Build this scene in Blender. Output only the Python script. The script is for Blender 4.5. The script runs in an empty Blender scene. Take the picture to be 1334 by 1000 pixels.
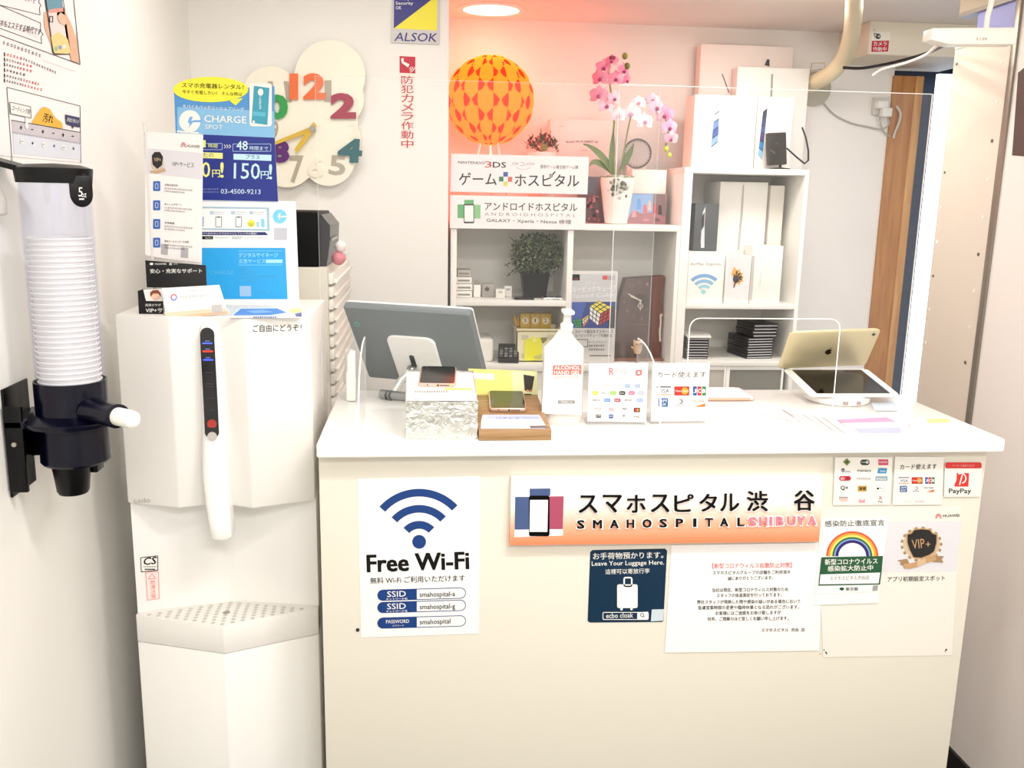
import bpy, bmesh, math, random
from mathutils import Vector, Matrix
random.seed(7)
C = bpy.context.scene.collection
SC = bpy.context.scene
PI = math.pi

# ---------------------------------------------------------------- camera, world, lights, exposure
EYE = Vector((0, 0, 1.45))
FPX = 1186.5
PITCH, YAW, ROLL = math.radians(11.65), math.radians(5.71), math.radians(1.10)
_f = Vector((math.sin(YAW)*math.cos(PITCH), math.cos(YAW)*math.cos(PITCH), -math.sin(PITCH)))
_r = Vector((math.cos(YAW), -math.sin(YAW), 0)); _u = _r.cross(_f)
CR = math.cos(ROLL)*_r + math.sin(ROLL)*_u
CU = -math.sin(ROLL)*_r + math.cos(ROLL)*_u
CF = _f
cam_d = bpy.data.cameras.new('camera'); cam = bpy.data.objects.new('camera', cam_d); C.objects.link(cam)
cam_d.sensor_fit = 'HORIZONTAL'; cam_d.sensor_width = 36; cam_d.lens = FPX*36/1334
cam_d.clip_start = 0.02; cam_d.clip_end = 50
cam.matrix_world = Matrix(((CR.x, CU.x, -CF.x, EYE.x), (CR.y, CU.y, -CF.y, EYE.y), (CR.z, CU.z, -CF.z, EYE.z), (0, 0, 0, 1)))
SC.camera = cam

def ray(x, y):                                   # direction of a pixel of the 1334x1000 photograph
    return CR*((x-667)/FPX) - CU*((y-500)/FPX) + CF
def at(x, y, Y):                                 # the point of the upright plane Y that a pixel shows
    d = ray(x, y); return EYE + d*(Y/d.y)
def onz(x, y, z):                                # the point of the level plane z that a pixel shows
    d = ray(x, y); return EYE + d*((z-EYE.z)/d.z)

W = bpy.data.worlds.new('daylight'); SC.world = W; W.use_nodes = True
W.node_tree.nodes['Background'].inputs[0].default_value = (1.0, 0.985, 0.96, 1)
W.node_tree.nodes['Background'].inputs[1].default_value = 1.15
SC.view_settings.view_transform = 'Standard'; SC.view_settings.look = 'None'
SC.view_settings.gamma = 1; SC.view_settings.use_curve_mapping = False
SC.view_settings.exposure = 0.33

def area(name, loc, sx, sy, watts, col=(1, .985, .955), rot=(0, 0, 0)):
    d = bpy.data.lights.new(name, 'AREA'); d.shape = 'RECTANGLE'; d.size = sx; d.size_y = sy; d.energy = watts; d.color = col
    o = bpy.data.objects.new(name, d); C.objects.link(o); o.location = loc; o.rotation_euler = rot; return o
area('ceiling_key_fill', (0.50, 0.80, 2.08), 0.5, 0.10, 11)
area('ceiling_key_fill', (-0.02, 0.55, 2.08), 0.3, 0.3, 3)  # added fill without a known fixture, brightens the left wall
area('staff_fill_light', (-0.15, 2.0, 2.08), 0.4, 0.2, 3)  # lamp added only to lift the clock wall
area('ceiling_key_fill', (0.4, -0.5, 2.08), 0.9, 0.5, 26)  # added broad fill, low enough to reach into the bookcase compartments
area('staff_fill_light', (0.98, 2.35, 1.97), 0.35, 0.2, 4)  # added fill for the right rear wall, kept away from the ball lamp

# ---------------------------------------------------------------- materials
def s2l(c): return c/12.92 if c <= .04045 else ((c+.055)/1.055)**2.4
def hexc(h): h = h.lstrip('#'); return tuple(s2l(int(h[i:i+2], 16)/255) for i in (0, 2, 4)) + (1,)
_M = {}
def M(h, rough=.5, metal=0, bump=0, scale=200, spec=.5, var=0, name=None):
    k = (h, rough, metal, bump, scale, spec, var)
    if k in _M: return _M[k]
    m = bpy.data.materials.new(name or 'finish_'+h.strip('#')); m.use_nodes = True
    n = m.node_tree.nodes; l = m.node_tree.links; b = n['Principled BSDF']
    b.inputs['Base Color'].default_value = hexc(h); b.inputs['Roughness'].default_value = rough
    b.inputs['Metallic'].default_value = metal; b.inputs['Specular IOR Level'].default_value = spec
    if bump or var:
        tc = n.new('ShaderNodeTexCoord'); t = n.new('ShaderNodeTexNoise'); t.inputs['Scale'].default_value = scale
        t.inputs['Detail'].default_value = 4
        l.new(tc.outputs['Object'], t.inputs['Vector'])
        if bump:
            bp = n.new('ShaderNodeBump'); bp.inputs['Strength'].default_value = bump; bp.inputs['Distance'].default_value = .002
            l.new(t.outputs['Fac'], bp.inputs['Height']); l.new(bp.outputs['Normal'], b.inputs['Normal'])
        if var:
            mx = n.new('ShaderNodeMix'); mx.data_type = 'RGBA'; c = hexc(h)
            mx.inputs[6].default_value = tuple(v*(1-var) for v in c[:3])+(1,); mx.inputs[7].default_value = tuple(min(1, v*(1+var)) for v in c[:3])+(1,)
            l.new(t.outputs['Fac'], mx.inputs[0]); l.new(mx.outputs[2], b.inputs['Base Color'])
    _M[k] = m; return m
def ACR(veil=.05, gloss=.06, tint='#ffffff'):     # clear acrylic sheet
    k = ('acr', veil, gloss, tint)
    if k in _M: return _M[k]
    m = bpy.data.materials.new('clear_acrylic'); m.use_nodes = True; n = m.node_tree.nodes; l = m.node_tree.links
    n.remove(n['Principled BSDF']); out = n['Material Output']
    t = n.new('ShaderNodeBsdfTransparent'); t.inputs[0].default_value = hexc(tint)
    g = n.new('ShaderNodeBsdfGlossy'); g.inputs['Roughness'].default_value = .05
    d = n.new('ShaderNodeBsdfDiffuse'); d.inputs[0].default_value = (.9, .9, .88, 1)
    a = n.new('ShaderNodeMixShader'); b = n.new('ShaderNodeMixShader')
    a.inputs[0].default_value = gloss; b.inputs[0].default_value = veil
    l.new(t.outputs[0], a.inputs[1]); l.new(g.outputs[0], a.inputs[2]); l.new(a.outputs[0], b.inputs[1]); l.new(d.outputs[0], b.inputs[2])
    l.new(b.outputs[0], out.inputs[0]); _M[k] = m; return m
def GLOW(h, strength):
    k = ('glow', h, strength)
    if k in _M: return _M[k]
    m = bpy.data.materials.new('glow'); m.use_nodes = True; n = m.node_tree.nodes; b = n['Principled BSDF']
    b.inputs['Base Color'].default_value = hexc(h); b.inputs['Emission Color'].default_value = hexc(h); b.inputs['Emission Strength'].default_value = strength
    _M[k] = m; return m
def WOOD(a, b_, scale=14, axis=0, rough=.5):
    k = ('wood', a, b_, scale, axis)
    if k in _M: return _M[k]
    m = bpy.data.materials.new('wood'); m.use_nodes = True; n = m.node_tree.nodes; l = m.node_tree.links; b = n['Principled BSDF']
    tc = n.new('ShaderNodeTexCoord'); mp = n.new('ShaderNodeMapping'); sc = [scale*6]*3; sc[axis] = scale*.5; mp.inputs['Scale'].default_value = sc
    t = n.new('ShaderNodeTexNoise'); t.inputs['Scale'].default_value = 1; t.inputs['Detail'].default_value = 6; t.inputs['Distortion'].default_value = .6
    r = n.new('ShaderNodeValToRGB'); r.color_ramp.elements[0].color = hexc(a); r.color_ramp.elements[1].color = hexc(b_)
    r.color_ramp.elements[0].position = .32; r.color_ramp.elements[1].position = .68
    l.new(tc.outputs['Object'], mp.inputs[0]); l.new(mp.outputs[0], t.inputs['Vector']); l.new(t.outputs['Fac'], r.inputs[0]); l.new(r.outputs[0], b.inputs['Base Color'])
    b.inputs['Roughness'].default_value = rough; _M[k] = m; return m

# ---------------------------------------------------------------- mesh builder
class MB:
    def __init__(s): s.v = []; s.f = []; s.fm = []; s.mats = []; s.sm = []
    def mi(s, m):
        if m not in s.mats: s.mats.append(m)
        return s.mats.index(m)
    def add(s, vs, fs, m, smooth=False):
        b = len(s.v); s.v += [Vector(v) for v in vs]; i = s.mi(m)
        for f in fs: s.f.append([b+k for k in f]); s.fm.append(i); s.sm.append(smooth)
    def bm(s, bmh, m, smooth=False):
        bmh.verts.index_update(); s.add([v.co.copy() for v in bmh.verts], [[v.index for v in f.verts] for f in bmh.faces], m, smooth); bmh.free()
    def box(s, lo, hi, m, bev=0, rot=None, piv=None, seg=2):
        b = bmesh.new(); bmesh.ops.create_cube(b, size=1)
        for v in b.verts: v.co = Vector([lo[i]+(v.co[i]+.5)*(hi[i]-lo[i]) for i in range(3)])
        if bev: bmesh.ops.bevel(b, geom=list(b.edges), offset=bev, segments=seg, affect='EDGES', profile=.5)
        if rot is not None:
            p = Vector(piv) if piv is not None else (Vector(lo)+Vector(hi))/2
            for v in b.verts: v.co = rot @ (v.co-p) + p
        s.bm(b, m, bool(bev)); return s
    def prism(s, pts, vec, m, bev=0):                # polygon of 3-D points swept along vec
        vec = Vector(vec); n = len(pts); P = [Vector(p) for p in pts]
        b = bmesh.new(); a = [b.verts.new(p) for p in P]; t = [b.verts.new(p+vec) for p in P]
        b.faces.new(a[::-1]); b.faces.new(t)
        for i in range(n): b.faces.new((a[i], a[(i+1) % n], t[(i+1) % n], t[i]))
        bmesh.ops.recalc_face_normals(b, faces=list(b.faces))
        if bev: bmesh.ops.bevel(b, geom=list(b.edges), offset=bev, segments=2, affect='EDGES', profile=.5)
        s.bm(b, m, bool(bev)); return s
    def loft(s, rings, m, caps=True, closed=True, smooth=True):
        n = len(rings[0]); vs = [p for r in rings for p in r]; fs = []
        for i in range(len(rings)-1):
            for k in range(n if closed else n-1):
                fs.append((i*n+k, i*n+(k+1) % n, (i+1)*n+(k+1) % n, (i+1)*n+k))
        if caps: fs.append(tuple(range(n))[::-1]); fs.append(tuple((len(rings)-1)*n+k for k in range(n)))
        s.add(vs, fs, m, smooth); return s
    def lathe(s, prof, m, o=(0, 0, 0), n=32, mat=None, caps=True):   # prof: (r, z)
        o = Vector(o); mat = mat or Matrix.Identity(3)
        s.loft([[o + mat @ Vector((r*math.cos(2*PI*k/n), r*math.sin(2*PI*k/n), z)) for k in range(n)] for r, z in prof], m, caps); return s
    def cyl(s, a, b, r, m, n=20, r2=None):
        a = Vector(a); b = Vector(b); q = (b-a).to_track_quat('Z', 'Y').to_matrix(); r2 = r if r2 is None else r2
        s.loft([[p + q @ Vector((rr*math.cos(2*PI*k/n), rr*math.sin(2*PI*k/n), 0)) for k in range(n)] for p, rr in ((a, r), (b, r2))], m); return s
    def tube(s, pts, r, m, n=10, rr=None):
        P = [Vector(p) for p in pts]; rings = []; up = None
        for i, p in enumerate(P):
            d = (P[min(i+1, len(P)-1)]-P[max(i-1, 0)]).normalized()
            if up is None: up = Vector((0, 0, 1)) if abs(d.z) < .9 else Vector((1, 0, 0))
            x = up.cross(d).normalized(); y = d.cross(x); up = y
            q = rr[i] if rr else r
            rings.append([p + x*q*math.cos(2*PI*k/n) + y*q*math.sin(2*PI*k/n) for k in range(n)])
        s.loft(rings, m); return s
    def ball(s, c, r, m, n=16, sc=(1, 1, 1)):
        b = bmesh.new(); bmesh.ops.create_uvsphere(b, u_segments=n, v_segments=max(6, n//2), radius=r)
        for v in b.verts: v.co = Vector(c) + Vector((v.co.x*sc[0], v.co.y*sc[1], v.co.z*sc[2]))
        s.bm(b, m, True); return s
    def build(s, name, parent=None, org=None):
        if parent is not None: o0 = world(parent)
        elif org is not None: o0 = Vector(org)
        else:
            lo = [min(v[i] for v in s.v) for i in range(3)]; hi = [max(v[i] for v in s.v) for i in range(3)]
            o0 = Vector(((lo[0]+hi[0])/2, (lo[1]+hi[1])/2, lo[2]))
        me = bpy.data.meshes.new(name); me.from_pydata([v-o0 for v in s.v], [], s.f)
        for m in s.mats: me.materials.append(m)
        me.polygons.foreach_set('material_index', s.fm); me.polygons.foreach_set('use_smooth', s.sm)
        me.update()
        if any(s.sm): me.set_sharp_from_angle(angle=math.radians(38))
        o = bpy.data.objects.new(name, me); C.objects.link(o)
        if parent is not None: o.parent = parent
        else: o.location = o0
        return o
def world(o):
    p = Vector((0, 0, 0))
    while o is not None: p = p + o.location; o = o.parent
    return p
def tag(o, label, cat, group=None, kind=None):
    o['label'] = label; o['category'] = cat
    if group: o['group'] = group
    if kind: o['kind'] = kind
    return o
def thing(name, loc, label, cat, group=None):
    o = bpy.data.objects.new(name, None); o.empty_display_size = .02; C.objects.link(o); o.location = loc
    return tag(o, label, cat, group)
def struct(o): o['kind'] = 'structure'; return o
def RZ(a): return Matrix.Rotation(math.radians(a), 3, 'Z')
def RX(a): return Matrix.Rotation(math.radians(a), 3, 'X')
def RY(a): return Matrix.Rotation(math.radians(a), 3, 'Y')

# ---------------------------------------------------------------- lettering
_G = {}
def glyphs(body, bold=0):
    kj = any(0x4e00 <= ord(ch) <= 0x9fff for ch in body)
    bold = min(bold, 0 if kj else .022)
    k = (body, bold)
    if k not in _G:
        c = bpy.data.curves.new('lettering', 'FONT'); c.body = body; c.resolution_u = 2; c.offset = bold
        o = bpy.data.objects.new('lettering', c); C.objects.link(o)
        dg = bpy.context.evaluated_depsgraph_get(); me = bpy.data.meshes.new_from_object(o.evaluated_get(dg))
        v = [(p.co.x, p.co.y) for p in me.vertices]; f = [list(p.vertices) for p in me.polygons]
        bpy.data.objects.remove(o); bpy.data.curves.remove(c); bpy.data.meshes.remove(me)
        _G[k] = (v, f)
    return _G[k]
class Sheet:
    """Printed flat thing: outline and print are given in picture coordinates and land on one plane in the room."""
    def __init__(s, pt, nrm, z=(0, 0, 1.0)):
        s.p = Vector(pt); s.n = Vector(nrm).normalized(); s.mb = MB(); s.z = z; s.l = 0
        if s.n.dot(EYE-s.p) < 0: s.n = -s.n
    def zoom(s, x0, y0, k): s.z = (x0, y0, k); return s
    def px(s, x, y): return (s.z[0]+x/s.z[2], s.z[1]+y/s.z[2])
    def P(s, x, y, lift=0):
        d = ray(*s.px(x, y)); q = s.p + s.n*lift; return EYE + d*((q-EYE).dot(s.n)/d.dot(s.n))
    def base(s, pts, m, t=.0008, edge=None):
        q = [s.P(x, y) for x, y in pts]; s.mb.prism([p - s.n*t for p in q], s.n*t, m); return s
    def poly(s, pts, m, L=1):
        s.mb.add([s.P(x, y, L*.00025) for x, y in pts], [list(range(len(pts)))], m); return s
    def strip(s, a, b, m, L=1):                       # band between two polylines
        n = len(a); s.mb.add([s.P(x, y, L*.00025) for x, y in a+b], [(i, i+1, n+i+1, n+i) for i in range(n-1)], m); return s
    def rect(s, x0, y0, x1, y1, m, L=1): return s.poly([(x0, y0), (x1, y0), (x1, y1), (x0, y1)], m, L)
    def rr(s, x0, y0, x1, y1, r, m, L=1): return s.poly(rrpts(x0, y0, x1, y1, r), m, L)
    def frame(s, x0, y0, x1, y1, w, m, L=1, r=0):
        a = rrpts(x0, y0, x1, y1, max(r, .01)); b = rrpts(x0+w, y0+w, x1-w, y1-w, max(r-w, .005)); return s.strip(a+a[:1], b+b[:1], m, L)
    def disc(s, cx, cy, rx, m, L=1, ry=None, n=28):
        ry = rx if ry is None else ry
        return s.poly([(cx+rx*math.cos(2*PI*k/n), cy+ry*math.sin(2*PI*k/n)) for k in range(n)], m, L)
    def arc(s, cx, cy, r0, r1, a0, a1, m, L=1, n=24, ky=1):  # degrees, counter-clockwise from +x, y up
        q = [math.radians(a0+(a1-a0)*k/n) for k in range(n+1)]
        return s.strip([(cx+r0*math.cos(t), cy-ky*r0*math.sin(t)) for t in q], [(cx+r1*math.cos(t), cy-ky*r1*math.sin(t)) for t in q], m, L)
    def line(s, x0, y0, x1, y1, w, m, L=1):
        d = math.hypot(x1-x0, y1-y0) or 1; nx, ny = -(y1-y0)/d*w/2, (x1-x0)/d*w/2
        return s.poly([(x0+nx, y0+ny), (x1+nx, y1+ny), (x1-nx, y1-ny), (x0-nx, y0-ny)], m, L)
    def path(s, pts, w, m, L=1):
        for a, b in zip(pts, pts[1:]): s.line(*a, *b, w, m, L)
        return s
    def text(s, body, x0, y0, x1, h, m, y1=None, bold=0, L=2, depth=0, vert=False, mb=None, skew=0):
        """bounding box of the glyphs: left-bottom (x0,y0), right-bottom (x1,y1), height h; depth raises the letters off the sheet"""
        if bold > .004:                               # heavier weights: the same letters struck a hair apart
            e = bold*h*.62; y1_ = y0 if y1 is None else y1
            for i, (a, b) in enumerate(((-1, .5), (1, .5), (-1, -.5), (1, -.5))): s.text(body, x0+a*e*(a < 0)+(a > 0)*e*.6, y0+b*e, x1+a*e*(a > 0)-(a < 0)*e*.6, h, m, y1_+b*e, 0, L+.08*i, depth, vert, mb, skew)
            return s
        v, f = glyphs(body, bold); y1 = y0 if y1 is None else y1; mb = mb or s.mb
        a0, a1 = min(p[0] for p in v), max(p[0] for p in v); b0, b1 = min(p[1] for p in v), max(p[1] for p in v)
        d = math.hypot(x1-x0, y1-y0) or 1; ux, uy = (x1-x0)/d, (y1-y0)/d
        out = []
        for X, Y in v:
            t = (X-a0)/(a1-a0)*d; k = (Y-b0)/(b1-b0)*h; t += skew*k
            out.append(s.P(x0+ux*t+uy*k, y0+uy*t-ux*k, L*.00025+depth))
        mb.add(out, f, m); return s
    def column(s, body, cx, y0, y1, w, m, x1=None, bold=0, L=2, mb=None):   # vertical writing
        n = len(body); st = (y1-y0)/n; x1 = cx if x1 is None else x1
        for i, ch in enumerate(body):
            c = cx+(x1-cx)*(i+.5)/n; s.text(ch, c-w/2, y0+st*(i+.94), c+w/2, st*.88, m, bold=bold, L=L, mb=mb)
        return s
    def specks(s, x0, y0, x1, h, m, y1=None, step=None, L=2):               # print too small to read
        y1 = y0 if y1 is None else y1; step = step or h*1.05; n = max(1, int(abs(x1-x0)/step))
        for i in range(n):
            x = x0+(x1-x0)*i/n; y = y0+(y1-y0)*i/n; w = (x1-x0)/n*random.uniform(.55, .8)
            a = random.uniform(0, .35)*h
            s.rect(x, y+a, x+w, y+a+h*.22, m, L); s.rect(x+w*random.uniform(.2, .5), y, x+w*.75, y+h, m, L) ; s.rect(x, y+h*.72, x+w, y+h*.9, m, L)
        return s
    def build(s, name, label=None, cat=None, group=None, parent=None):
        o = s.mb.build(name, parent)
        if label: tag(o, label, cat, group)
        return o
def rrpts(x0, y0, x1, y1, r, n=5):
    out = []
    for cx, cy, a in ((x1-r, y0+r, -90), (x1-r, y1-r, 0), (x0+r, y1-r, 90), (x0+r, y0+r, 180)):
        for k in range(n+1):
            t = math.radians(a+90*k/n); out.append((cx+r*math.cos(t), cy+r*math.sin(t)))
    return out
def pxbox(x0, y0, x1, y1, Y, d, m, zb=None, bev=.002, mb=None, h=None):
    """box whose front face shows at a picture rectangle when it stands at depth Y"""
    ym = (y0+y1)/2; xm = (x0+x1)/2
    X0, X1 = at(x0, ym, Y).x, at(x1, ym, Y).x; z1, z0 = at(xm, y0, Y).z, at(xm, y1, Y).z
    if zb is not None:
        z1 += 0 if h is None else 0; z0 = zb
    mb = mb or MB(); mb.box((X0, Y, z0), (X1, Y+d, z1), m, bev); return mb

WHITE = M('#f4f2ec', .45); INK = M('#060606', .6, spec=.25); PAPER = M('#f1efec', .6); RED = M('#d0202c', .5)
# ================================================================ the setting
XL, XR, YW1, YW2 = -0.62, 1.33, 2.64, 3.0
ZC = at(640, 25, YW2).z
ZT, ZB = 1.041, 1.016                            # worktop top and underside
wallm = M('#f6f3ed', .75, bump=.25, scale=900)
wallp = M('#f5efe9', .75, bump=.25, scale=900)
def B(name, lo, hi, m, bev=0): return struct(MB().box(lo, hi, m, bev).build(name))
B('floor', (-1.2, -3, -.05), (2.4, 4, 0), M('#3a3632', .6, var=.15, scale=60))
B('wall_left', (XL-.1, -1.6, 0), (XL, YW1, 2.4), wallm)
B('wall_back', (XL-.1, YW1, 0), (.072, YW2+.1, 2.4), wallm)
B('wall_recess', (.072, YW2, 0), (at(1150, 250, YW2).x, YW2+.1, 2.4), wallp)
B('wall_right', (XR, -1.6, 0), (XR+.1, 2.05, 2.4), wallp)
B('ceiling_front', (XL-.1, -1.6, 2.1), (XR+.1, 2.2, 2.15), M('#f4f0ea', .7))
B('ceiling_back', (.072, 2.2, ZC), (2.3, YW2+.6, ZC+.05), M('#f4ece6', .7))
B('ceiling_left', (XL-.1, 2.2, 2.1), (.072, YW2, 2.15), M('#f4ece6', .7))
B('trim_1', (.072, 2.185, ZC), (XR+.1, 2.2, 2.1), M('#f4ece6', .7))
B('baseboard_right', (XR-.008, -1.6, 0), (XR, 2.05, .105), M('#1c1a18', .5))
# partition of painted sheet metal behind the counter's end, its edge strip and the glazed strip above
pt = MB(); pt.box((XR, 2.055, 0), (XR+.03, 2.29, 1.83), M('#e6dccd', .5))
for yy, col in ((2.09, 0), (2.275, 1)):
    for k in range(9):
        z = 1.07+.088*k + .02*col
        pt.cyl((XR-.0012, yy, z), (XR+.001, yy, z), .0035 if k % 3 else .0045, M('#fffdf6', .4) if (k+col) % 3 else M('#6b6258', .5), 10)
struct(pt.build('wall_partition'))
B('trim_2', (XR-.006, 2.035, 0), (XR+.04, 2.055, 1.925), M('#8d857a', .35, metal=.6), .002)
B('trim_3', (XR-.002, 2.055, 1.83), (XR+.03, 2.29, 1.84), M('#d8d2ca', .5))
B('window_2', (XR+.008, 2.055, 1.84), (XR+.02, 2.22, 1.905), GLOW('#8f94cc', .12))
B('trim_4', (XR-.002, 2.04, 1.905), (XR+.03, 2.29, 1.915), M('#8f8880', .4))
B('trim_5', (XR, 2.05, 1.915), (XR+.05, 2.29, 2.1), M('#b3a797', .6))
# doorway at the back right
xa, xb = at(1150, 250, 2.992).x, at(1188, 250, 2.99).x
dj = MB().box((xa, 2.992, 0), (xb-.028, 3.06, 1.86), WOOD('#a9682f', '#c58a4a', 9, 2)).build('door_1'); struct(dj)
jb = MB().box((xb-.028, 2.985, 0), (xb, 3.06, 1.86), WOOD('#c48a50', '#dba86c', 9, 2), .003).build('door_frame', dj)
B('door_2', (xb-.02, 3.3, 0), (2.3, 3.34, 2.2), M('#0a1222', .5))
B('wall_passage', (2.2, 2.3, 0), (2.26, 3.34, 2.2), M('#223454', .6))
g0, g1 = at(1207, 250, 3.2).x, at(1228, 250, 3.2).x
B('window_1', (g0, 3.2, .6), (g1+.06, 3.22, at(1225, 96, 3.2).z), GLOW('#cfe4ff', 1.8))
# boxed beam over the doorway
bx = at(1132, 50, 2.79).x
B('beam', (bx, 2.79, at(1160, 72, 2.79).z), (1.75, YW2+.1, ZC), M('#e9e0cd', .6), .004)
dk = bpy.data.lights.new('passage_daylight', 'AREA'); dk.energy = .8; dk.color = (.55, .75, 1); dk.size = .3
dko = bpy.data.objects.new('passage_daylight', dk); C.objects.link(dko); dko.location = (1.75, 2.75, 1.5); dko.rotation_euler = (math.radians(-60), 0, math.radians(20))

# ================================================================ reception counter
XC0, XC1, YF = -0.1766, 1.027, 1.515
rc = thing('reception_counter', (.43, 1.7, 0), 'long white reception counter with a thick worktop, notices on its front', 'counter')
cm = M('#e0dacb', .4)
fp = MB().box((XC0, YF, .0), (XC1, YF+.02, ZB), cm, .001)
for x, y, r in ((466, 820, 2.6),):
    p = at(x, y, YF); fp.cyl(p, p-Vector((0, .0015, 0)), r*.00128, M('#2b2620', .6), 10)
fp.build('front_panel', rc)
MB().box((XC0, YF+.02, 0), (XC0+.02, 1.9, ZB), cm, .001).build('side_panel', rc)
MB().box((XC1-.02, YF+.02, 0), (XC1, 1.9, ZB), cm, .001).build('side_panel', rc)
MB().box((-.1765, 1.484, ZB), (1.039, 1.912, ZT), M('#fbfaf5', .22), .004, seg=3).build('worktop', rc)
ZT += .0005
MB().box((XC0+.02, YF+.03, .55), (XC1-.02, 1.88, .57), cm).build('shelf', rc)

# ================================================================ notices on the counter front
N = (0, -1, 0)
def fsheet(k=1): return Sheet((0, YF-.0009*k, 0), N)
BLU = M('#06387a', .5)
# Wi-Fi notice
s = fsheet().zoom(440, 600, 4)
s.base([(103, 95), (742, 80), (736, 900), (122, 920)], PAPER)
cx, cy = 424, 422
for r0, r1 in ((236, 276), (152, 192), (68, 109)): s.arc(cx, cy, r0, r1, 43.5, 138.5, BLU)
s.disc(cx, cy, 36, BLU)
s.text('Free Wi-Fi', 156, 580, 682, 88, INK, y1=563, bold=.085)
s.text('無料 Wi-Fi ご利用いただけます', 170, 642, 663, 34, INK, y1=627, bold=.012)
for y, a, b, c in ((672, 'SSID', 'ネットワーク名', 'smahospital-a'), (736, 'SSID', 'ネットワーク名', 'smahospital-g'), (817, 'PASSWORD', 'パスワード', 'smahospital')):
    y0 = y; r = 29
    o = [(p[0], p[1]-(p[0]-206)*.028) for p in rrpts(206, y0, 668, y0+58, r)]
    i = [(p[0], p[1]-(p[0]-206)*.028) for p in rrpts(209.5, y0+3.5, 664.5, y0+54.5, r-3.5)]
    s.strip(o+o[:1], i+i[:1], BLU, 2)
    lp = [(p[0], p[1]-(p[0]-206)*.028) for p in rrpts(206, y0, 460, y0+58, r) if p[0] < 300]
    s.poly([(412, y0-5.8), (412, y0+52.2)] + lp, BLU, 1)
    if a == 'SSID':
        s.text(a, 258, y0+38, 355, 30, WHITE, y1=y0+35, bold=.015, L=3); s.text(b, 252, y0+54, 362, 11, WHITE, y1=y0+51, bold=.02, L=3)
    else:
        s.text(a, 252, y0+30, 372, 18, WHITE, y1=y0+27, bold=.015, L=3); s.text(b, 285, y0+47, 345, 9, WHITE, y1=y0+45, L=3)
    s.text(c, 428, y0+(46 if '-' in c else 44), 612 if '-' in c else 588, 34, INK, y1=y0+(41 if '-' in c else 38), bold=.008, L=3)
s.build('wifi_notice', 'white paper notice with blue wireless symbol and Free Wi-Fi on counter front', 'notice')

# shop sign board
sg = thing('shop_sign', at(868, 708, YF-.01), 'wide white and orange sign board with smartphone emblem and raised black lettering', 'sign')
gm = bpy.data.materials.new('sign_print'); gm.use_nodes = True; n = gm.node_tree.nodes; l = gm.node_tree.links
tc = n.new('ShaderNodeTexCoord'); sp = n.new('ShaderNodeSeparateXYZ'); rp = n.new('ShaderNodeValToRGB')
l.new(tc.outputs['Generated'], sp.inputs[0]); l.new(sp.outputs['Z'], rp.inputs[0]); l.new(rp.outputs[0], n['Principled BSDF'].inputs['Base Color'])
e = rp.color_ramp.elements; e[0].position = .05; e[0].color = hexc('#fb8a60'); e[1].position = .62; e[1].color = hexc('#fbf4ec')
q = e.new(.28); q.color = hexc('#fbb491')
n['Principled BSDF'].inputs['Roughness'].default_value = .25
s = Sheet((0, YF-.016, 0), N).zoom(650, 610, 4.76)
s.base([(77, 58), (2010, 58), (1984, 452), (68, 476)], gm, t=.0155); s.build('panel', parent=sg)
s = Sheet((0, YF-.0165, 0), N).zoom(650, 610, 4.76)
s.base([(103, 125), (404, 122), (396, 416), (95, 426)], M('#fff3ee', .4), t=.0006)
s.poly([(190, 125), (319, 123), (318, 170), (190, 172)], M('#465a86', .4))
s.poly([(101, 176), (190, 176), (186, 378), (97, 379)], M('#465a86', .4))
s.poly([(313, 173), (402, 172), (396, 376), (311, 376)], M('#ab4b64', .4))
s.rr(186, 168, 314, 420, 14, M('#060404', .3, spec=.2), 2); s.poly([(193, 195), (304, 195), (300, 393), (190, 393)], M('#fdf7f5', .3), 3)
s.build('emblem', parent=sg)
lt, ls = MB(), MB()
s = Sheet((0, YF-.0165, 0), N).zoom(650, 610, 4.76)
kk = [('ス', 497, 608, 275), ('マ', 647, 760, 272), ('ホ', 795, 907, 273), ('ス', 945, 1055, 270), ('ピ', 1090, 1205, 268), ('タ', 1245, 1350, 266), ('ル', 1375, 1488, 264), ('渋', 1540, 1665, 262), ('谷', 1832, 1955, 258)]
for ch, a, b, y in kk:
    h = 108 if ch not in '渋谷' else 124; yy = y if ch not in '渋谷' else y+2
    s.text(ch, a-6, yy+6, b+6, h+12, M('#fff8f4', .3), bold=.10, depth=.001, mb=ls); s.text(ch, a, yy, b, h, M('#040404', .45, spec=.2), bold=.05, depth=.003, mb=lt)
xs = [(487, 528), (586, 636), (692, 740), (795, 836), (893, 944), (998, 1040), (1100, 1140), (1208, 1222), (1281, 1325), (1374, 1420), (1482, 1520)]
for i, ch in enumerate('SMAHOSPITAL'):
    a, b = xs[i]; y = 372-i*1.6
    s.text(ch, a-5, y+5, b+5, 60, M('#fff8f4', .3), bold=.16, depth=.001, mb=ls); s.text(ch, a, y, b, 50, M('#040404', .45, spec=.2), bold=.10, depth=.003, mb=lt)
xs = [(1558, 1605), (1628, 1675), (1696, 1708), (1738, 1782), (1810, 1860), (1876, 1925), (1945, 1995)]
for i, ch in enumerate('SHIBUYA'):
    a, b = [v*.95+70 for v in xs[i]]; y = 356-i*1.2
    s.text(ch, a-5, y+6, b+5, 64, M('#fff8f4', .3), bold=.16, depth=.001, mb=ls); s.text(ch, a, y, b, 53, M('#dc7f90', .35), bold=.10, depth=.003, mb=lt)
ls.build('lettering_backing', sg); lt.build('lettering', sg)

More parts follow.
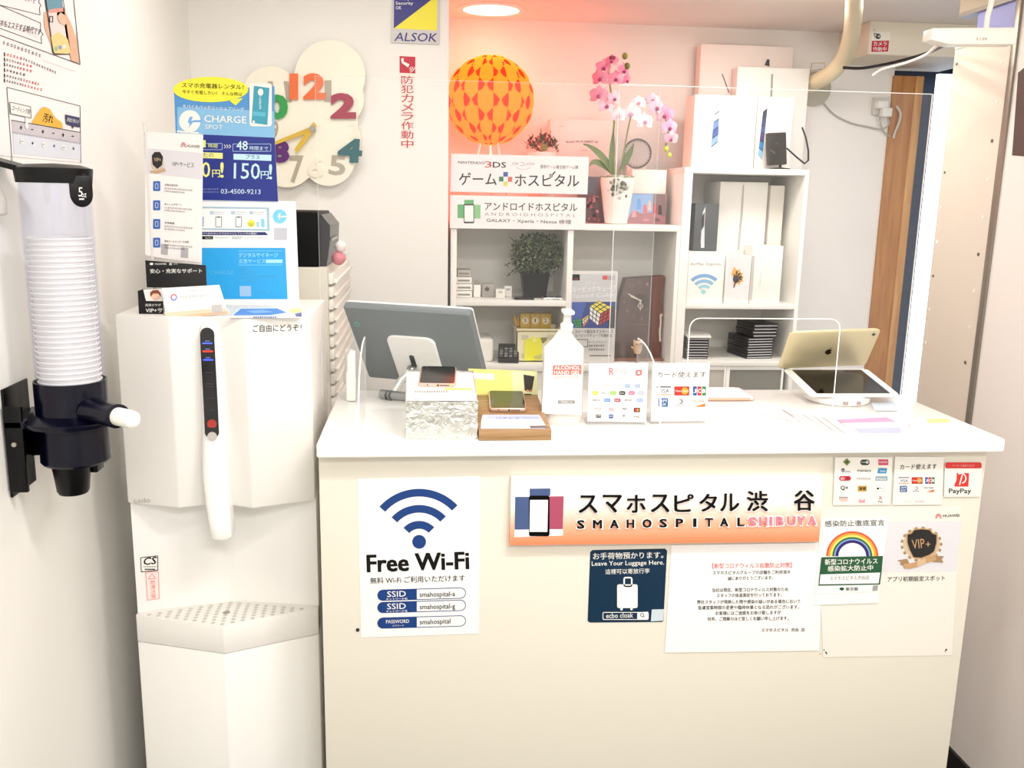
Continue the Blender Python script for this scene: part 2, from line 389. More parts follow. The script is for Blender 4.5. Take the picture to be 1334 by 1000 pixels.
# luggage sticker
s = fsheet().zoom(650, 610, 4.76); NV = M('#062b44', .35)
s.base([(580, 506)]+[(1030, 497), (1043, 510), (1020, 945), (1012, 951), (565, 955), (550, 945), (566, 518)], NV, t=.0004)
s.text('お手荷物預かります。', 584, 565, 1020, 42, WHITE, y1=556, bold=.01)
s.text('Leave Your Luggage Here.', 576, 612, 1024, 36, WHITE, y1=604, bold=.008)
s.text('這裡可以寄放行李', 660, 656, 935, 32, WHITE, y1=650, bold=.006)
s.rr(733, 718, 860, 865, 12, WHITE); s.frame(772, 672, 828, 735, 9, WHITE, r=14)
s.disc(760, 872, 8, WHITE); s.disc(822, 871, 8, WHITE)
s.frame(643, 890, 928, 938, 4, WHITE, r=9); s.poly([(858, 891), (925, 888), (925, 934), (857, 936)], WHITE, 2)
s.text('ecbo cloak', 665, 928, 832, 30, WHITE, y1=924, bold=.008)
s.arc(888, 908, 8, 12, 0, 360, NV, 3); s.line(895, 915, 903, 923, 4, NV, 3)
s.poly([(948, 874), (1024, 872), (1018, 944), (942, 947)], M('#c9d4da', .5))
s.build('luggage_sticker', 'dark blue square sticker with white suitcase picture under the sign board', 'sticker')

# covid notice
s = fsheet(2).zoom(850, 610, 3.846)
s.base([(95, 385), (858, 372), (835, 912), (62, 922)], PAPER)
s.text('【新型コロナウィルス拡散防止対策】', 300, 502, 698, 27, M('#e0555f', .5), y1=497, bold=.012)
for tx, a, b, y, h in (('スマホスピタルグループの店舗をご利用頂き', 302, 690, 532, 19), ('誠にありがとうございます。', 378, 604, 560, 19), ('当社は現在、新型コロナウィルス対策のため', 300, 680, 619, 20), ('スタッフの体温測定を行っております。', 322, 648, 646, 20),
        ('弊社スタッフが発熱した際や感染の疑いがある場合において', 224, 742, 679, 20), ('急遽営業時間の変更や臨時休業となる恐れがございます。', 228, 735, 707, 20), ('お客様にはご迷惑をお掛け致しますが', 316, 644, 735, 20), ('何卒、ご理解のほど宜しくお願い申し上げます。', 276, 682, 764, 20)):
    s.text(tx, a, y, b, h, INK, y1=y-4, bold=.018)
s.text('スマホスピタル  渋谷  店', 546, 819, 763, 19, INK, y1=817, bold=.018)
s.build('covid_notice', 'white paper notice of centred Japanese lines with one red heading on counter front', 'notice')

# large VIP sheet
s = fsheet(1.2).zoom(1050, 660, 4.76)
s.base([(70, 0), (960, -8), (905, 920), (105, 932)], M('#e9e4d9', .4), t=.0004)
s.poly([(440, 95), (965, 86), (930, 400), (440, 404)], M('#dcd9dd', .5))
gold = M('#c9a075', .35, metal=.3); dgold = M('#a98761', .4, metal=.3)
s.disc(716, 232, 128, M('#cbb9a0', .5), 2, ry=108)
for k in range(34):
    t = 2*PI*k/34; s.disc(716+122*math.cos(t), 232+102*math.sin(t), 9, M('#e6ddd0', .4) if k % 2 else dgold, 3, n=8)
s.poly([(622, 165), (650, 160), (668, 138), (715, 132), (770, 137), (790, 160), (818, 168), (816, 225), (800, 280), (765, 305), (715, 322), (665, 318), (638, 270), (622, 220)], gold, 4)
s.poly([(630, 172), (655, 166), (672, 144), (715, 139), (766, 143), (784, 166), (810, 174), (808, 225), (794, 275), (762, 298), (715, 315), (668, 312), (645, 268), (630, 220)], M('#0d0b0b', .3), 5)
s.text('VIP', 660, 262, 738, 58, gold, y1=254, bold=.0, L=6); s.text('+', 742, 246, 772, 30, gold, L=6)
s.poly([(566, 332), (628, 322), (640, 350), (640, 378), (582, 356), (592, 344)], dgold, 6); s.poly([(786, 304), (856, 306), (842, 324), (852, 346), (786, 342)], dgold, 6)
s.strip([(606, 350), (640, 352), (690, 340), (740, 316), (806, 292)], [(608, 382), (642, 384), (692, 372), (744, 350), (808, 330)], gold, 7)
s.strip([(690, 340), (715, 330), (740, 316)], [(692, 372), (717, 363), (744, 350)], M('#dcbd94', .35, metal=.3), 8)
for k in range(8):
    t = math.radians(-10+200*k/7); s.poly([(822+4*math.cos(t), 64-4*math.sin(t)), (822+18*math.cos(t-.14), 66-28*math.sin(t-.14)*.85), (822+21*math.cos(t+.02), 66-30*math.sin(t+.02)*.85), (822+18*math.cos(t+.16), 66-28*math.sin(t+.16)*.85)], M('#c8102e', .5), 2)
s.text('HUAWEI', 850, 65, 952, 18, INK, y1=62, bold=.02)
s.text('アプリ初期設定スポット', 506, 465, 862, 32, INK, y1=457, bold=.015)
for x, y, r in ((112, 886, 4), (124, 902, 5), (128, 910, 4), (86, 912, 3), (870, 885, 6), (864, 895, 4)): s.disc(x, y, r, INK, 2, n=8)
s.build('vip_poster', 'large white poster with black and gold VIP badge on the right of counter front', 'poster')

# rainbow declaration sheet
s = fsheet(3.6).zoom(1050, 660, 4.76); GRN = M('#14532f', .5)
s.base([(92, 75), (515, 70), (448, 595), (50, 608)], PAPER)
s.text('感染防止徹底宣言', 118, 124, 487, 38, M('#2c3a30', .5), y1=116, bold=.012)
s.poly([(102, 140), (506, 132), (462, 528), (70, 542)], M('#e5ded4', .5)); s.poly([(105, 143), (503, 135), (459, 525), (73, 539)], PAPER, 2)
cx, cy = 287, 306
for r0, r1, c in ((150, 162, '#d6512f'), (137, 150, '#f2a03a'), (124, 137, '#f6d868'), (113, 124, '#23613a'), (104, 113, '#7aa0cf'), (86, 104, '#2a1a6a')): s.arc(cx, cy, r0, r1, 0, 180, M(c, .5), 3, ky=.96)
s.poly([(95, 312), (478, 304), (470, 400), (84, 413)], GRN, 3)
s.text('新型コロナウイルス', 118, 360, 444, 36, WHITE, y1=353, bold=.025, L=4); s.text('感染拡大防止中', 136, 400, 416, 34, WHITE, y1=393, bold=.025, L=4)
s.poly([(84, 413), (470, 400), (459, 482), (77, 489)], GRN, 3); s.poly([(90, 419), (460, 407), (450, 474), (84, 480)], PAPER, 4)
s.text('スマホスピタル渋谷店', 148, 456, 392, 26, M('#555550', .5), y1=450, L=5)
s.disc(222, 508, 15, GRN, 4, ry=9); s.rect(219, 508, 226, 520, GRN, 4); s.text('東京都', 246, 520, 324, 22, M('#2c3a30', .5), bold=.02, L=4)
s.poly([(415, 488), (448, 486), (443, 519), (411, 521)], M('#9c9a94', .5), 4)
s.build('rainbow_declaration', 'white sheet with rainbow arch and green band taped beside the VIP poster', 'notice')

# payment marks sheets under the worktop edge
s = fsheet(3.6).zoom(1050, 580, 5.56)
s.base([(210, 85), (625, 85), (610, 430), (195, 432)], M('#ebe7de', .5), t=.0003)
s.poly([(296, 92), (324, 119), (296, 147), (267, 119)], M('#77843f', .5)); s.poly([(296, 106), (310, 119), (296, 133), (282, 119)], M('#4d5520', .5), 2)
s.rr(394, 102, 460, 143, 18, M('#2a2c22', .5)); s.disc(443, 121, 11, M('#cfd0c8', .5), 2); s.text('PiTaPa', 402, 127, 432, 10, WHITE)
s.rr(524, 101, 596, 143, 4, M('#c84062', .5)); s.text('SUGOCA', 530, 128, 590, 13, WHITE, bold=.02)
s.disc(268, 180, 14, M('#3a3f63', .5)); s.text('はやかけん', 285, 198, 328, 14, M('#3a3f63', .5), bold=.02); s.text('TOICA', 252, 188, 280, 11, WHITE, L=3)
s.text('manaca', 372, 191, 472, 15, INK, bold=.02)
s.poly([(524, 164), (588, 164), (582, 203), (516, 203)], M('#2f86b5', .5)); s.text('icoca', 535, 191, 575, 14, WHITE)
s.rr(240, 221, 326, 256, 17, M('#c01f33', .5)); s.text('iD', 252, 248, 280, 17, WHITE, bold=.02); s.disc(303, 238, 9, M('#701018', .5), 2)
s.text('nimoca', 367, 248, 467, 20, M('#7e7d77', .5))
s.rr(503, 222, 591, 256, 3, M('#8fa3ac', .5)); s.text('kitaca', 512, 248, 580, 16, WHITE, bold=.01)
s.text('Q+', 252, 326, 305, 34, INK, bold=.05)
s.rr(375, 292, 440, 333, 4, M('#b8923c', .5)); s.rect(388, 302, 406, 322, M('#503c14', .5), 2); s.rect(412, 302, 432, 322, M('#503c14', .5), 2)
s.rr(506, 291, 572, 333, 6, M('#f7f6f2', .5)); s.frame(506, 291, 572, 333, 2, M('#97958e', .5), 2, r=6); s.disc(521, 312, 8, INK, 2); s.text('Pay', 533, 320, 560, 16, INK)
for y, c, a, b in ((372, '#8f8c82', 238, 304), (386, '#f0a8a0', 238, 302), (398, '#f2b6ad', 250, 300)): s.rect(a, y, b, y+9, M(c, .5))
s.rr(382, 388, 428, 416, 5, M('#e39aa6', .5)); s.rr(390, 378, 420, 396, 6, M('#f4d4d8', .5), 2)
s.text('R', 531, 394, 552, 26, M('#b2243f', .5)); s.text('Pay', 523, 417, 556, 17, INK)
s.build('payment_marks_sheet', 'small sheet of many little payment marks beside the sign board top right corner', 'sticker')
def cards(s, ox, oy, k):
    X = lambda x: ox+x*k
    Y = lambda y: oy+y*k
    r = lambda x0, y0, x1, y1, m, L=2: s.rect(X(x0), Y(y0), X(x1), Y(y1), m, L)
    r(0, 0, 78, 46, M('#f4f3f0', .5), 1); r(0, 0, 78, 6, M('#2b2f3e', .5)); r(0, 41, 78, 46, M('#c98b3f', .5)); s.text('VISA', X(10), Y(35), X(68), 20*k, M('#232b52', .5), bold=.03)
    r(95, 0, 174, 48, M('#a32b22', .5), 1); s.disc(X(118), Y(24), 19*k, M('#d9261c', .5), 2); s.disc(X(150), Y(24), 19*k, M('#e59a2f', .5), 2); s.text('MasterCard', X(102), Y(29), X(168), 10*k, WHITE, L=3)
    for i, c in enumerate(('#1a4a94', '#b8232f', '#1d7a42')): r(193+i*24, 0, 214+i*24, 48, M(c, .5), 1); s.text('JCB'[i], X(196+i*24), Y(34), X(211+i*24), 20*k, WHITE, bold=.05)
    r(10, 62, 62, 108, M('#2c5a94', .5), 1); s.text('AM', X(18), Y(82), X(54), 14*k, WHITE); s.text('EX', X(20), Y(102), X(52), 14*k, WHITE)
    r(97, 62, 156, 108, M('#eceae6', .5), 1); s.disc(X(127), Y(80), 13*k, M('#3f4650', .5)); s.disc(X(125), Y(80), 9*k, M('#f4f3f0', .5), 3); r(100, 98, 152, 103, M('#8b8d8f', .5))
    r(184, 62, 258, 108, M('#f2efe8', .5), 1); s.text('DISCOVER', X(186), Y(84), X(254), 14*k, M('#6b3a24', .5), bold=.02); s.poly([(X(200), Y(108)), (X(258), Y(88)), (X(258), Y(108))], M('#e0702c', .5), 2)
s = fsheet(3.6).zoom(1050, 580, 5.56)
s.base([(645, 80), (1000, 85), (985, 428), (625, 432)], M('#ebe7de', .5), t=.0003)
s.text('カード使えます', 680, 175, 945, 38, INK, y1=170, bold=.015, skew=.12)
cards(s, 670, 230, 1.0)
s.text('※ サインレス・一括払', 705, 411, 815, 11, M('#9a968e', .5)); s.text('対応', 820, 411, 856, 12, M('#c25a58', .5))
s.build('card_marks_sheet', 'small sheet with six credit card marks on counter front under the worktop', 'sticker')
s = fsheet(3.6).zoom(1050, 580, 5.56); PR = M('#d02a24', .4)
s.base([(1005, 120), (1278, 120), (1262, 370), (1000, 372)], M('#ebe7de', .4), t=.0003)
s.rr(1008, 122, 1273, 166, 14, PR); s.text('バーコード決済できます', 1058, 154, 1222, 15, M('#f0c4c0', .4))
s.poly([(1092, 199), (1182, 200), (1176, 298), (1074, 298), (1076, 285), (1090, 250)], PR)
s.arc(1122, 238, 32, 40, -75, 120, WHITE, 2); s.line(1132, 214, 1112, 286, 8, WHITE, 2)
s.text('PayPay', 1036, 356, 1196, 44, INK, bold=.03)
s.build('paypay_sticker', 'white sticker with red square P mark at counter front upper right corner', 'sticker')
# ================================================================ water dispenser
wd = thing('water_dispenser', (-.37, 1.8, 0), 'tall white faceted floor standing water dispenser at the left end of the counter', 'water dispenser')
PW = M('#f6f4ef', .32); PW2 = M('#efece6', .35)
zt, zb = .67, .616
TL, TF, TR, TC = (-.535, 1.64), (-.363, 1.582), (-.2005, 1.65), (-.366, 1.69)
bk = 1.98
def pl(pts, z): return [Vector((x, y, z)) for x, y in pts]
front = [TL, (-.371, 1.585), (-.363, 1.581), (-.355, 1.585), TR]
lowp = [(x, y+.001) for x, y in front] + [(TR[0], bk), (TL[0], bk)]
MB().prism(pl(lowp, 0), (0, 0, zb-.001), PW, .002).build('lower_body', wd)
upp = [(TL[0], TL[1]+.012), (TC[0]-.006, TC[1]), (TC[0]+.006, TC[1]), (TR[0], TR[1]+.012), (TR[0], bk), (TL[0], bk)]
MB().prism(pl(upp, zb), (0, 0, .30), PW, .001).build('upper_body', wd)
tr = MB().prism(pl(front + [(TR[0], TR[1]+.03), (TC[0], TC[1]+.01), (TL[0], TL[1]+.03)], zb), (0, 0, zt-zb), PW2, .002).build('drip_tray', wd)
gr = MB()
for i in range(9):
    for j in range(9):
        u, v = (i+.7)/9.6, (j+.7)/9.6
        p = Vector(TL)*(1-u)*(1-v)*1 + Vector(TF)*u*(1-v) + Vector(TC)*(1-u)*v + Vector(TR)*u*v
        gr.cyl((p.x, p.y, zt-.002), (p.x, p.y, zt+.0006), .0042 if (i, j) != (4, 4) else .007, M('#c9c5bd', .5) if (i, j) != (4, 4) else M('#9a958d', .5), 8)
gr.build('drain_hole', tr)
zh0, zh1 = .888, 1.234
LFT, A, CC, BB, RGT = (-.537, 1.645), (-.437, 1.612), (-.372, 1.634), (-.306, 1.602), (-.200, 1.645)
MB().prism(pl([LFT, A, CC, BB, RGT, (RGT[0], 1.90), (LFT[0], 1.90)], zh0), (0, 0, zh1-zh0), M('#f5f2ec', .35), .003).build('hood', wd)
def barring(z, cx, y, w, d):
    return [Vector((cx+w*math.cos(t), y+d*(1-abs(math.sin(t))**.6 if math.sin(t) > 0 else 1), z)) for t in [PI+2*PI*k/20 for k in range(20)]]
rings = []
pathz = [(1.224, -.3735, 1.622, .009), (1.216, -.3735, 1.6165, .0145), (1.19, -.3735, 1.613, .017), (1.05, -.3715, 1.607, .018), (1.0, -.371, 1.600, .0205), (.95, -.3695, 1.592, .0215), (.90, -.3655, 1.584, .0205), (.87, -.362, 1.580, .0195), (.842, -.3595, 1.578, .0185), (.838, -.3595, 1.58, .016)]
for z, cx, y, w in pathz: rings.append([Vector((cx+w*math.cos(t), y + (.0 if math.sin(t) < -.2 else .006) + (.010*(1-abs(math.sin(t)))**1.0) + (.028 if math.sin(t) > .2 else 0), z)) for t in [2*PI*k/24 for k in range(24)]])
lv = MB().loft(rings, M('#faf9f5', .3)).build('spout_cover', wd)
pn = MB(); BK = M('#0c0c10', .2)
def pp(x, z, dy=0):                                # a point on the face of the spout cover
    for (z1, c1, y1, w1), (z0, c0, y0, w0) in zip(pathz, pathz[1:]):
        if z0 <= z <= z1:
            t = (z-z0)/(z1-z0); return Vector((c0+(c1-c0)*t+x, y0+(y1-y0)*t-.0006-dy, z))
    return Vector((pathz[0][1]+x, pathz[0][2]-.0006-dy, z))
w = .0122; o = [(w*math.cos(t), 1.204+w*math.sin(t)) for t in [PI*k/12 for k in range(13)]] + [(-w, 1.1), (-w, 1.035)] + [(w*1.05*math.cos(t), 1.033+w*1.05*math.sin(t)) for t in [PI+PI*k/12 for k in range(13)]] + [(w, 1.1)]
zz = sorted(set([round(z, 4) for x, z in o] + [1.19, 1.12, 1.08])); hw = {}
def half(z):
    if z > 1.204: return math.sqrt(max(0, w*w-(z-1.204)**2))
    if z < 1.033: return math.sqrt(max(0, (w*1.05)**2-(z-1.033)**2))
    return w
for za, zb_ in zip(zz, zz[1:]): pn.add([pp(-half(za), za, .0008), pp(half(za), za, .0008), pp(half(zb_), zb_, .0008), pp(-half(zb_), zb_, .0008)], [[0, 1, 2, 3]], BK)
cp = pn.build('control_panel', wd)
for z, c, nm in ((1.189, '#3048ff', 'blue'), (1.175, '#ff2818', 'red'), (1.160, '#3048ff', 'blue')):
    q = MB(); q.add([pp(a, z+b, .0013) for a, b in ((-.0085, -.001), (.0085, -.001), (.0085, .001), (-.0085, .001))], [[0, 1, 2, 3]], GLOW(c, 2.5)); q.add([pp(a, z+b, .0013) for a, b in ((-.004, .003), (.004, .003), (.004, .0048), (-.004, .0048))], [[0, 1, 2, 3]], M('#6a74c0', .5)); o_ = q.build('indicator_light', cp); o_['label'] = nm+' indicator light'
q = MB()
for z in (1.137, 1.117, 1.112, 1.091, 1.07): q.add([pp(a, z+b, .0013) for a, b in ((-.007, 0), (.007, 0), (.007, .0012), (-.007, .0012))], [[0, 1, 2, 3]], M('#3b3b42', .5))
q.build('panel_print', cp)
for z, c in ((1.046, '#b5342c'), (1.024, '#cfc9c4')):
    p = pp(0.0005, z); b_ = MB().cyl(p+Vector((0, .001, 0)), p-Vector((0, .002, 0)), .0082, M(c, .3, metal=0 if c == '#b5342c' else .5), 24).build('button', cp); b_['label'] = 'red round button' if c == '#b5342c' else 'silver round button'
# lettering and stickers on its faces
def facet(a, b): d = Vector((b[0]-a[0], b[1]-a[1], 0)); return Sheet((a[0], a[1], 1), (d.y, -d.x, 0))
s = facet(BB, RGT); s.p += s.n*.0006; s.zoom(130, 380, 3.126)
s.text('ご自由にどうぞ！', 624, 164, 822, 30, INK, y1=160, bold=.008); s.build('lettering', parent=wd)
s = facet(LFT, A); s.p += s.n*.0006; s.zoom(130, 380, 3.126)
s.text('cado', 138, 860, 206, 20, M('#b9b4ab', .5), y1=858); s.build('maker_mark', parent=wd)
a, b = (TL[0], TL[1]+.012), TC
s = facet(a, b); s.p += s.n*.0006; s.zoom(150, 690, 3.224)
s.base([(107, 117), (178, 109), (179, 169), (110, 176)], M('#f5f2ea', .5), t=.0003); s.path([(107, 117), (178, 109), (179, 169), (110, 176), (107, 117)], 3, INK, 2)
s.text('CS', 118, 148, 170, 30, INK, y1=143, bold=.05, skew=.25); s.rect(118, 153, 172, 156, M('#8b8780', .5)); s.rect(124, 163, 168, 168, M('#33302c', .5))
s.build('approval_sticker', parent=wd)
s = facet(a, b); s.p += s.n*.0006; s.zoom(150, 690, 3.224); PK = M('#ef8f88', .5)
s.base([(128, 179), (181, 174), (185, 288), (136, 295)], M('#fbe6e0', .5), t=.0003); s.path([(128, 179), (181, 174), (185, 288), (136, 295), (128, 179)], 2.5, PK, 2)
s.path([(154, 184), (140, 206), (170, 204), (154, 184)], 3, PK, 2); s.column('熱湯注意', 157, 210, 288, 22, PK, x1=161, bold=.01)
s.build('caution_sticker', parent=wd)

# things on top of the dispenser
ZD = zh1+.0005
# big rental sign
yS = 1.80
ch = thing('rental_sign', (-.37, yS+.01, ZD), 'blue and white charger rental sign with yellow speech oval on water dispenser', 'sign')
s = Sheet((0, yS, 0), (0, -1, 0)).zoom(180, 80, 5.557)
LB, DB, YL, CY = M('#5096d2', .4), M('#172a88', .4), M('#f6f03a', .4), M('#7fd0f0', .4)
s.base([(258, 190), (800, 190), (830, 165), (985, 180), (988, 555), (1012, 1013), (288, 1000), (272, 520)], LB, t=.003)
s.poly([(283, 330), (985, 360), (988, 552), (284, 520)], M('#86c0e6', .4))
s.poly([(283, 520), (988, 552), (1012, 1012), (288, 998)], DB, 2)
s.poly([(280, 500), (440, 512), (440, 522), (281, 512)], WHITE, 2)
s.disc(525, 203, 273, YL, 3, ry=92); s.poly([(655, 280), (760, 265), (705, 318)], YL, 3)
s.text('スマホ充電器レンタル！', 316, 188, 762, 36, INK, y1=204, bold=.02, L=4); s.text('今すぐ充電したい！ そんな時は', 318, 232, 752, 28, INK, y1=252, bold=.01, L=4)
s.text('モバイルバッテリーシェアリング', 322, 336, 765, 26, WHITE, y1=360, bold=.02, L=4)
s.disc(374, 432, 78, WHITE, 4, ry=80); s.poly([(372, 400), (396, 402), (384, 430), (402, 432), (366, 480), (374, 446), (358, 444)], M('#74b0ea', .4), 5); s.poly([(395, 426), (455, 424), (455, 440), (395, 440)], M('#74b0ea', .4), 5)
s.text('CHARGE', 478, 438, 782, 50, WHITE, y1=448, bold=.03, L=4); s.text('SPOT', 484, 488, 612, 32, WHITE, y1=492, bold=.0, L=4)
s.poly(rrpts(806, 158, 968, 470, 22), WHITE, 5); s.poly([(838, 176), (950, 192), (936, 460), (820, 444)], M('#3aa0b8', .4), 6); s.disc(886, 222, 20, WHITE, 7, ry=26); s.column('Charge', 884, 252, 345, 15, WHITE, L=7); s.poly([(832, 360), (925, 370), (922, 400), (830, 392)], M('#58b8d0', .4), 7); s.disc(836, 436, 9, WHITE, 7)
s.text('1', 470, 622, 488, 52, M('#e8f48a', .4), bold=.02, L=4); s.text('時間', 508, 624, 574, 30, M('#e8f48a', .4), y1=626, L=4); s.frame(455, 592, 610, 640, 3, M('#b8d8f4', .4), 4, r=6)
for x in (622, 640, 658): s.path([(x, 602), (x+12, 615), (x, 628)], 4, WHITE, 4)
s.frame(684, 596, 962, 652, 3, M('#b8d8f4', .4), 4, r=6); s.text('48', 712, 640, 792, 64, M('#d8f2fb', .4), bold=.02, L=4); s.text('時間まで', 806, 640, 940, 28, M('#d8f2fb', .4), y1=644, L=4)
s.poly([(440, 656), (612, 662), (612, 704), (440, 698)], M('#f4f28e', .4), 4); s.text('たの', 470, 692, 545, 30, M('#22307a', .4), L=5)
s.poly([(690, 668), (965, 676), (964, 720), (690, 710)], M('#c8ecfa', .4), 4); s.text('プラス', 778, 704, 880, 30, M('#22307a', .4), y1=708, bold=.01, L=5)
s.text('0', 462, 838, 520, 110, M('#f4f28e', .4), bold=.02, L=4); s.text('円', 536, 838, 592, 54, M('#f4f28e', .4), bold=.02, L=4); s.text('!', 596, 840, 618, 110, M('#f4f28e', .4), bold=.03, L=4)
s.text('150', 692, 848, 880, 114, M('#c8ecfa', .4), y1=852, bold=.015, L=4); s.text('円', 888, 850, 944, 56, M('#c8ecfa', .4), bold=.02, L=4); s.text('!', 948, 852, 968, 108, M('#c8ecfa', .4), bold=.03, L=4)
s.specks(462, 918, 585, 12, M('#8f9ad2', .4), L=4); s.specks(462, 940, 585, 10, M('#8f9ad2', .4), L=4)
s.text('03-4500-9213', 598, 956, 886, 34, M('#d4e6fb', .4), y1=960, bold=.01, L=4)
s.build('header_board', parent=ch)
s = Sheet((0, yS+.004, 0), (0, -1, 0)).zoom(170, 250, 5.557)
s.base([(480, 60), (1195, 68), (1222, 832), (478, 832)], M('#f8f8f6', .4), t=.003)
s.poly([(478, 105), (1003, 112), (1008, 282), (476, 272)], M('#a8c8d6', .5)); s.poly([(478, 118), (985, 124), (990, 268), (476, 262)], M('#fafaf8', .5), 2)
for x in (575, 728, 860): s.poly([(x, 138), (x+28, 139), (x+28, 163), (x, 162)], M('#b9cfe4', .5), 3); s.specks(x+34, 142, x+110, 8, M('#b9bcc2', .5), L=3); s.specks(x+34, 158, x+100, 6, M('#b9bcc2', .5), L=3)
s.poly([(515, 180), (532, 180), (530, 250), (508, 250)], M('#aab4e0', .5), 3)
for x in (615, 760): s.frame(x, 178, x+46, 255, 4, M('#3a3a42', .5), 3, r=7); s.rect(x+14, 180, x+32, 186, M('#3a3a42', .5), 4)
s.disc(874, 228, 27, M('#f2ea52', .5), 3); s.specks(855, 228, 892, 7, M('#6a6430', .5), L=4); s.specks(858, 240, 890, 6, M('#6a6430', .5), L=4)
s.poly([(912, 215), (930, 216), (930, 255), (914, 254)], M('#a9cfe6', .5), 3); s.poly([(942, 192), (968, 195), (972, 256), (948, 254)], M('#8ad4ec', .5), 3)
s.disc(1080, 177, 51, M('#7fd4ee', .5), 2); s.poly([(1074, 155), (1088, 157), (1082, 172), (1092, 174), (1072, 206), (1076, 184), (1066, 182)], WHITE, 3); s.poly([(1085, 172), (1135, 172), (1135, 182), (1085, 182)], WHITE, 3)
s.poly([(476, 288), (975, 290), (996, 312), (476, 312)], M('#1c2a72', .5), 2); s.text('アプリ内のカメラでスキャンしてレンタル開始！', 505, 308, 915, 15, WHITE, bold=.01, L=3)
s.rr(515, 320, 598, 342, 4, INK, 2); s.text('App Store', 540, 338, 590, 12, WHITE, L=3); s.specks(612, 326, 720, 8, M('#c3c5c8', .5)); s.specks(735, 322, 812, 9, M('#8a8c90', .5)); s.specks(735, 334, 800, 7, M('#8a8c90', .5)); s.specks(822, 328, 985, 9, M('#d0d0d0', .5))
s.poly([(1038, 260), (1134, 262), (1132, 348), (1038, 346)], M('#c9c9d2', .5), 2)
SK = M('#28a8ec', .4); s.poly([(478, 404), (1120, 404), (1138, 775), (478, 775)], SK, 2)
s.text('CHARGE', 575, 596, 745, 30, M('#5cc0f2', .4), bold=.0, L=3)
for y in (424, 526): s.poly([(780, y), (1100, y), (1100, y+4), (780, y+4)], M('#7fd8f8', .4), 3)
s.text('デジタルサイネージ', 784, 472, 1068, 34, M('#a8e8fb', .4), bold=.02, L=3); s.text('広告サービス', 786, 516, 975, 32, M('#a8e8fb', .4), bold=.014, L=3); s.poly([(980, 488), (1100, 488), (1100, 514), (980, 514)], M('#a8e8fb', .4), 3)
for y, x in ((562, 860), (588, 925), (622, 1075), (650, 925)): s.specks(790, y-18, x, 15, M('#55bdf0', .4), L=3)
s.poly([(790, 680), (872, 680), (874, 755), (792, 755)], M('#9fc6ee', .5), 3); s.specks(895, 715, 1015, 10, M('#60c2f2', .4), L=3)
s.build('lower_board', parent=ch)
MB().box((-.44, yS+.006, ZD), (-.3, yS+.05, ZD+.02), M('#f4f4f2', .4), .002).build('base', ch)

# leaflet in a clear stand
yL = 1.70
ls_ = thing('leaflet_stand', (-.44, yL+.01, ZD), 'slim clear stand with a pale VIP service leaflet in front of the rental sign', 'leaflet stand')
s = Sheet((0, yL, 0), (0, -1, 0)).zoom(180, 80, 5.557)
s.base([(52, 510), (470, 530), (460, 1475), (52, 1400)], M('#f8f0ec', .5), t=.0006)
for k in range(7):
    t = math.radians(-5+190*k/6); s.poly([(327+3*math.cos(t), 612), (327+17*math.cos(t-.16), 614-30*math.sin(t-.16)), (327+20*math.cos(t), 614-32*math.sin(t)), (327+17*math.cos(t+.16), 614-30*math.sin(t+.16))], M('#c0284a', .5), 2)
s.text('HUAWEI', 352, 622, 442, 22, M('#3a3338', .5), y1=628, bold=.01)
s.poly([(72, 628), (468, 664), (462, 855), (68, 808)], M('#dedade', .5)); s.disc(138, 735, 48, M('#d2c2ac', .5), 2, ry=62); s.poly([(98, 680), (120, 655), (158, 655), (180, 690), (172, 750), (138, 778), (104, 745)], M('#1c1614', .4), 3); s.poly([(88, 790), (130, 790), (190, 770), (202, 795), (140, 812), (90, 806)], M('#c8a582', .5), 4); s.text('VIP+', 114, 722, 164, 26, M('#d8b890', .5), y1=726, L=5)
s.text('VIP+サービス', 243, 756, 402, 36, M('#2a2626', .5), y1=770, bold=.0)
for i, (y, hd, n2) in enumerate(((866, '全国出張対応', 2), (1005, 'あんしんサポート', 2), (1140, '修理補償', 2), (1275, '専用コールセンターを用意', 2))):
    s.rr(108, y, 160, y+72, 8, M('#3a66b4', .5), 2); s.frame(122, y+16, 146, y+56, 4, M('#d6e2f4', .5), 3, r=9)
    s.text(hd, 190, y+34, 190+13*len(hd)+20, 16, M('#3c3a3c', .5), y1=y+40, bold=.01); s.specks(190, y+46, 395, 12, M('#9c989a', .5), y1=y+62); s.specks(190, y+66, 340, 12, M('#9c989a', .5), y1=y+78)
s.poly([(166, 1318), (216, 1324), (214, 1402), (164, 1394)], M('#b5b0b2', .5), 2); s.poly([(310, 1345), (364, 1350), (362, 1424), (308, 1418)], M('#b5b0b2', .5), 2)
s.specks(115, 1418, 450, 7, M('#a8a4a6', .5), y1=1455)
s.build('leaflet', parent=ls_)
q = MB(); a = at(188, 158, yL); b = at(190, 400, yL)
q.tube([(a.x, yL+.002, a.z), (a.x, yL+.002, ZD)], .0035, ACR(.25, .15), 8); q.box((at(187, 170, yL).x, yL+.001, at(187, 172, yL).z-.004), (at(263, 178, yL).x, yL+.004, at(187, 172, yL).z), ACR(.25, .15)); q.build('clear_frame', ls_)
MB().box((at(185, 400, yL).x, yL-.015, ZD), (at(262, 400, yL).x, yL+.06, ZD+.004), ACR(.15, .1)).build('clear_base', ls_)
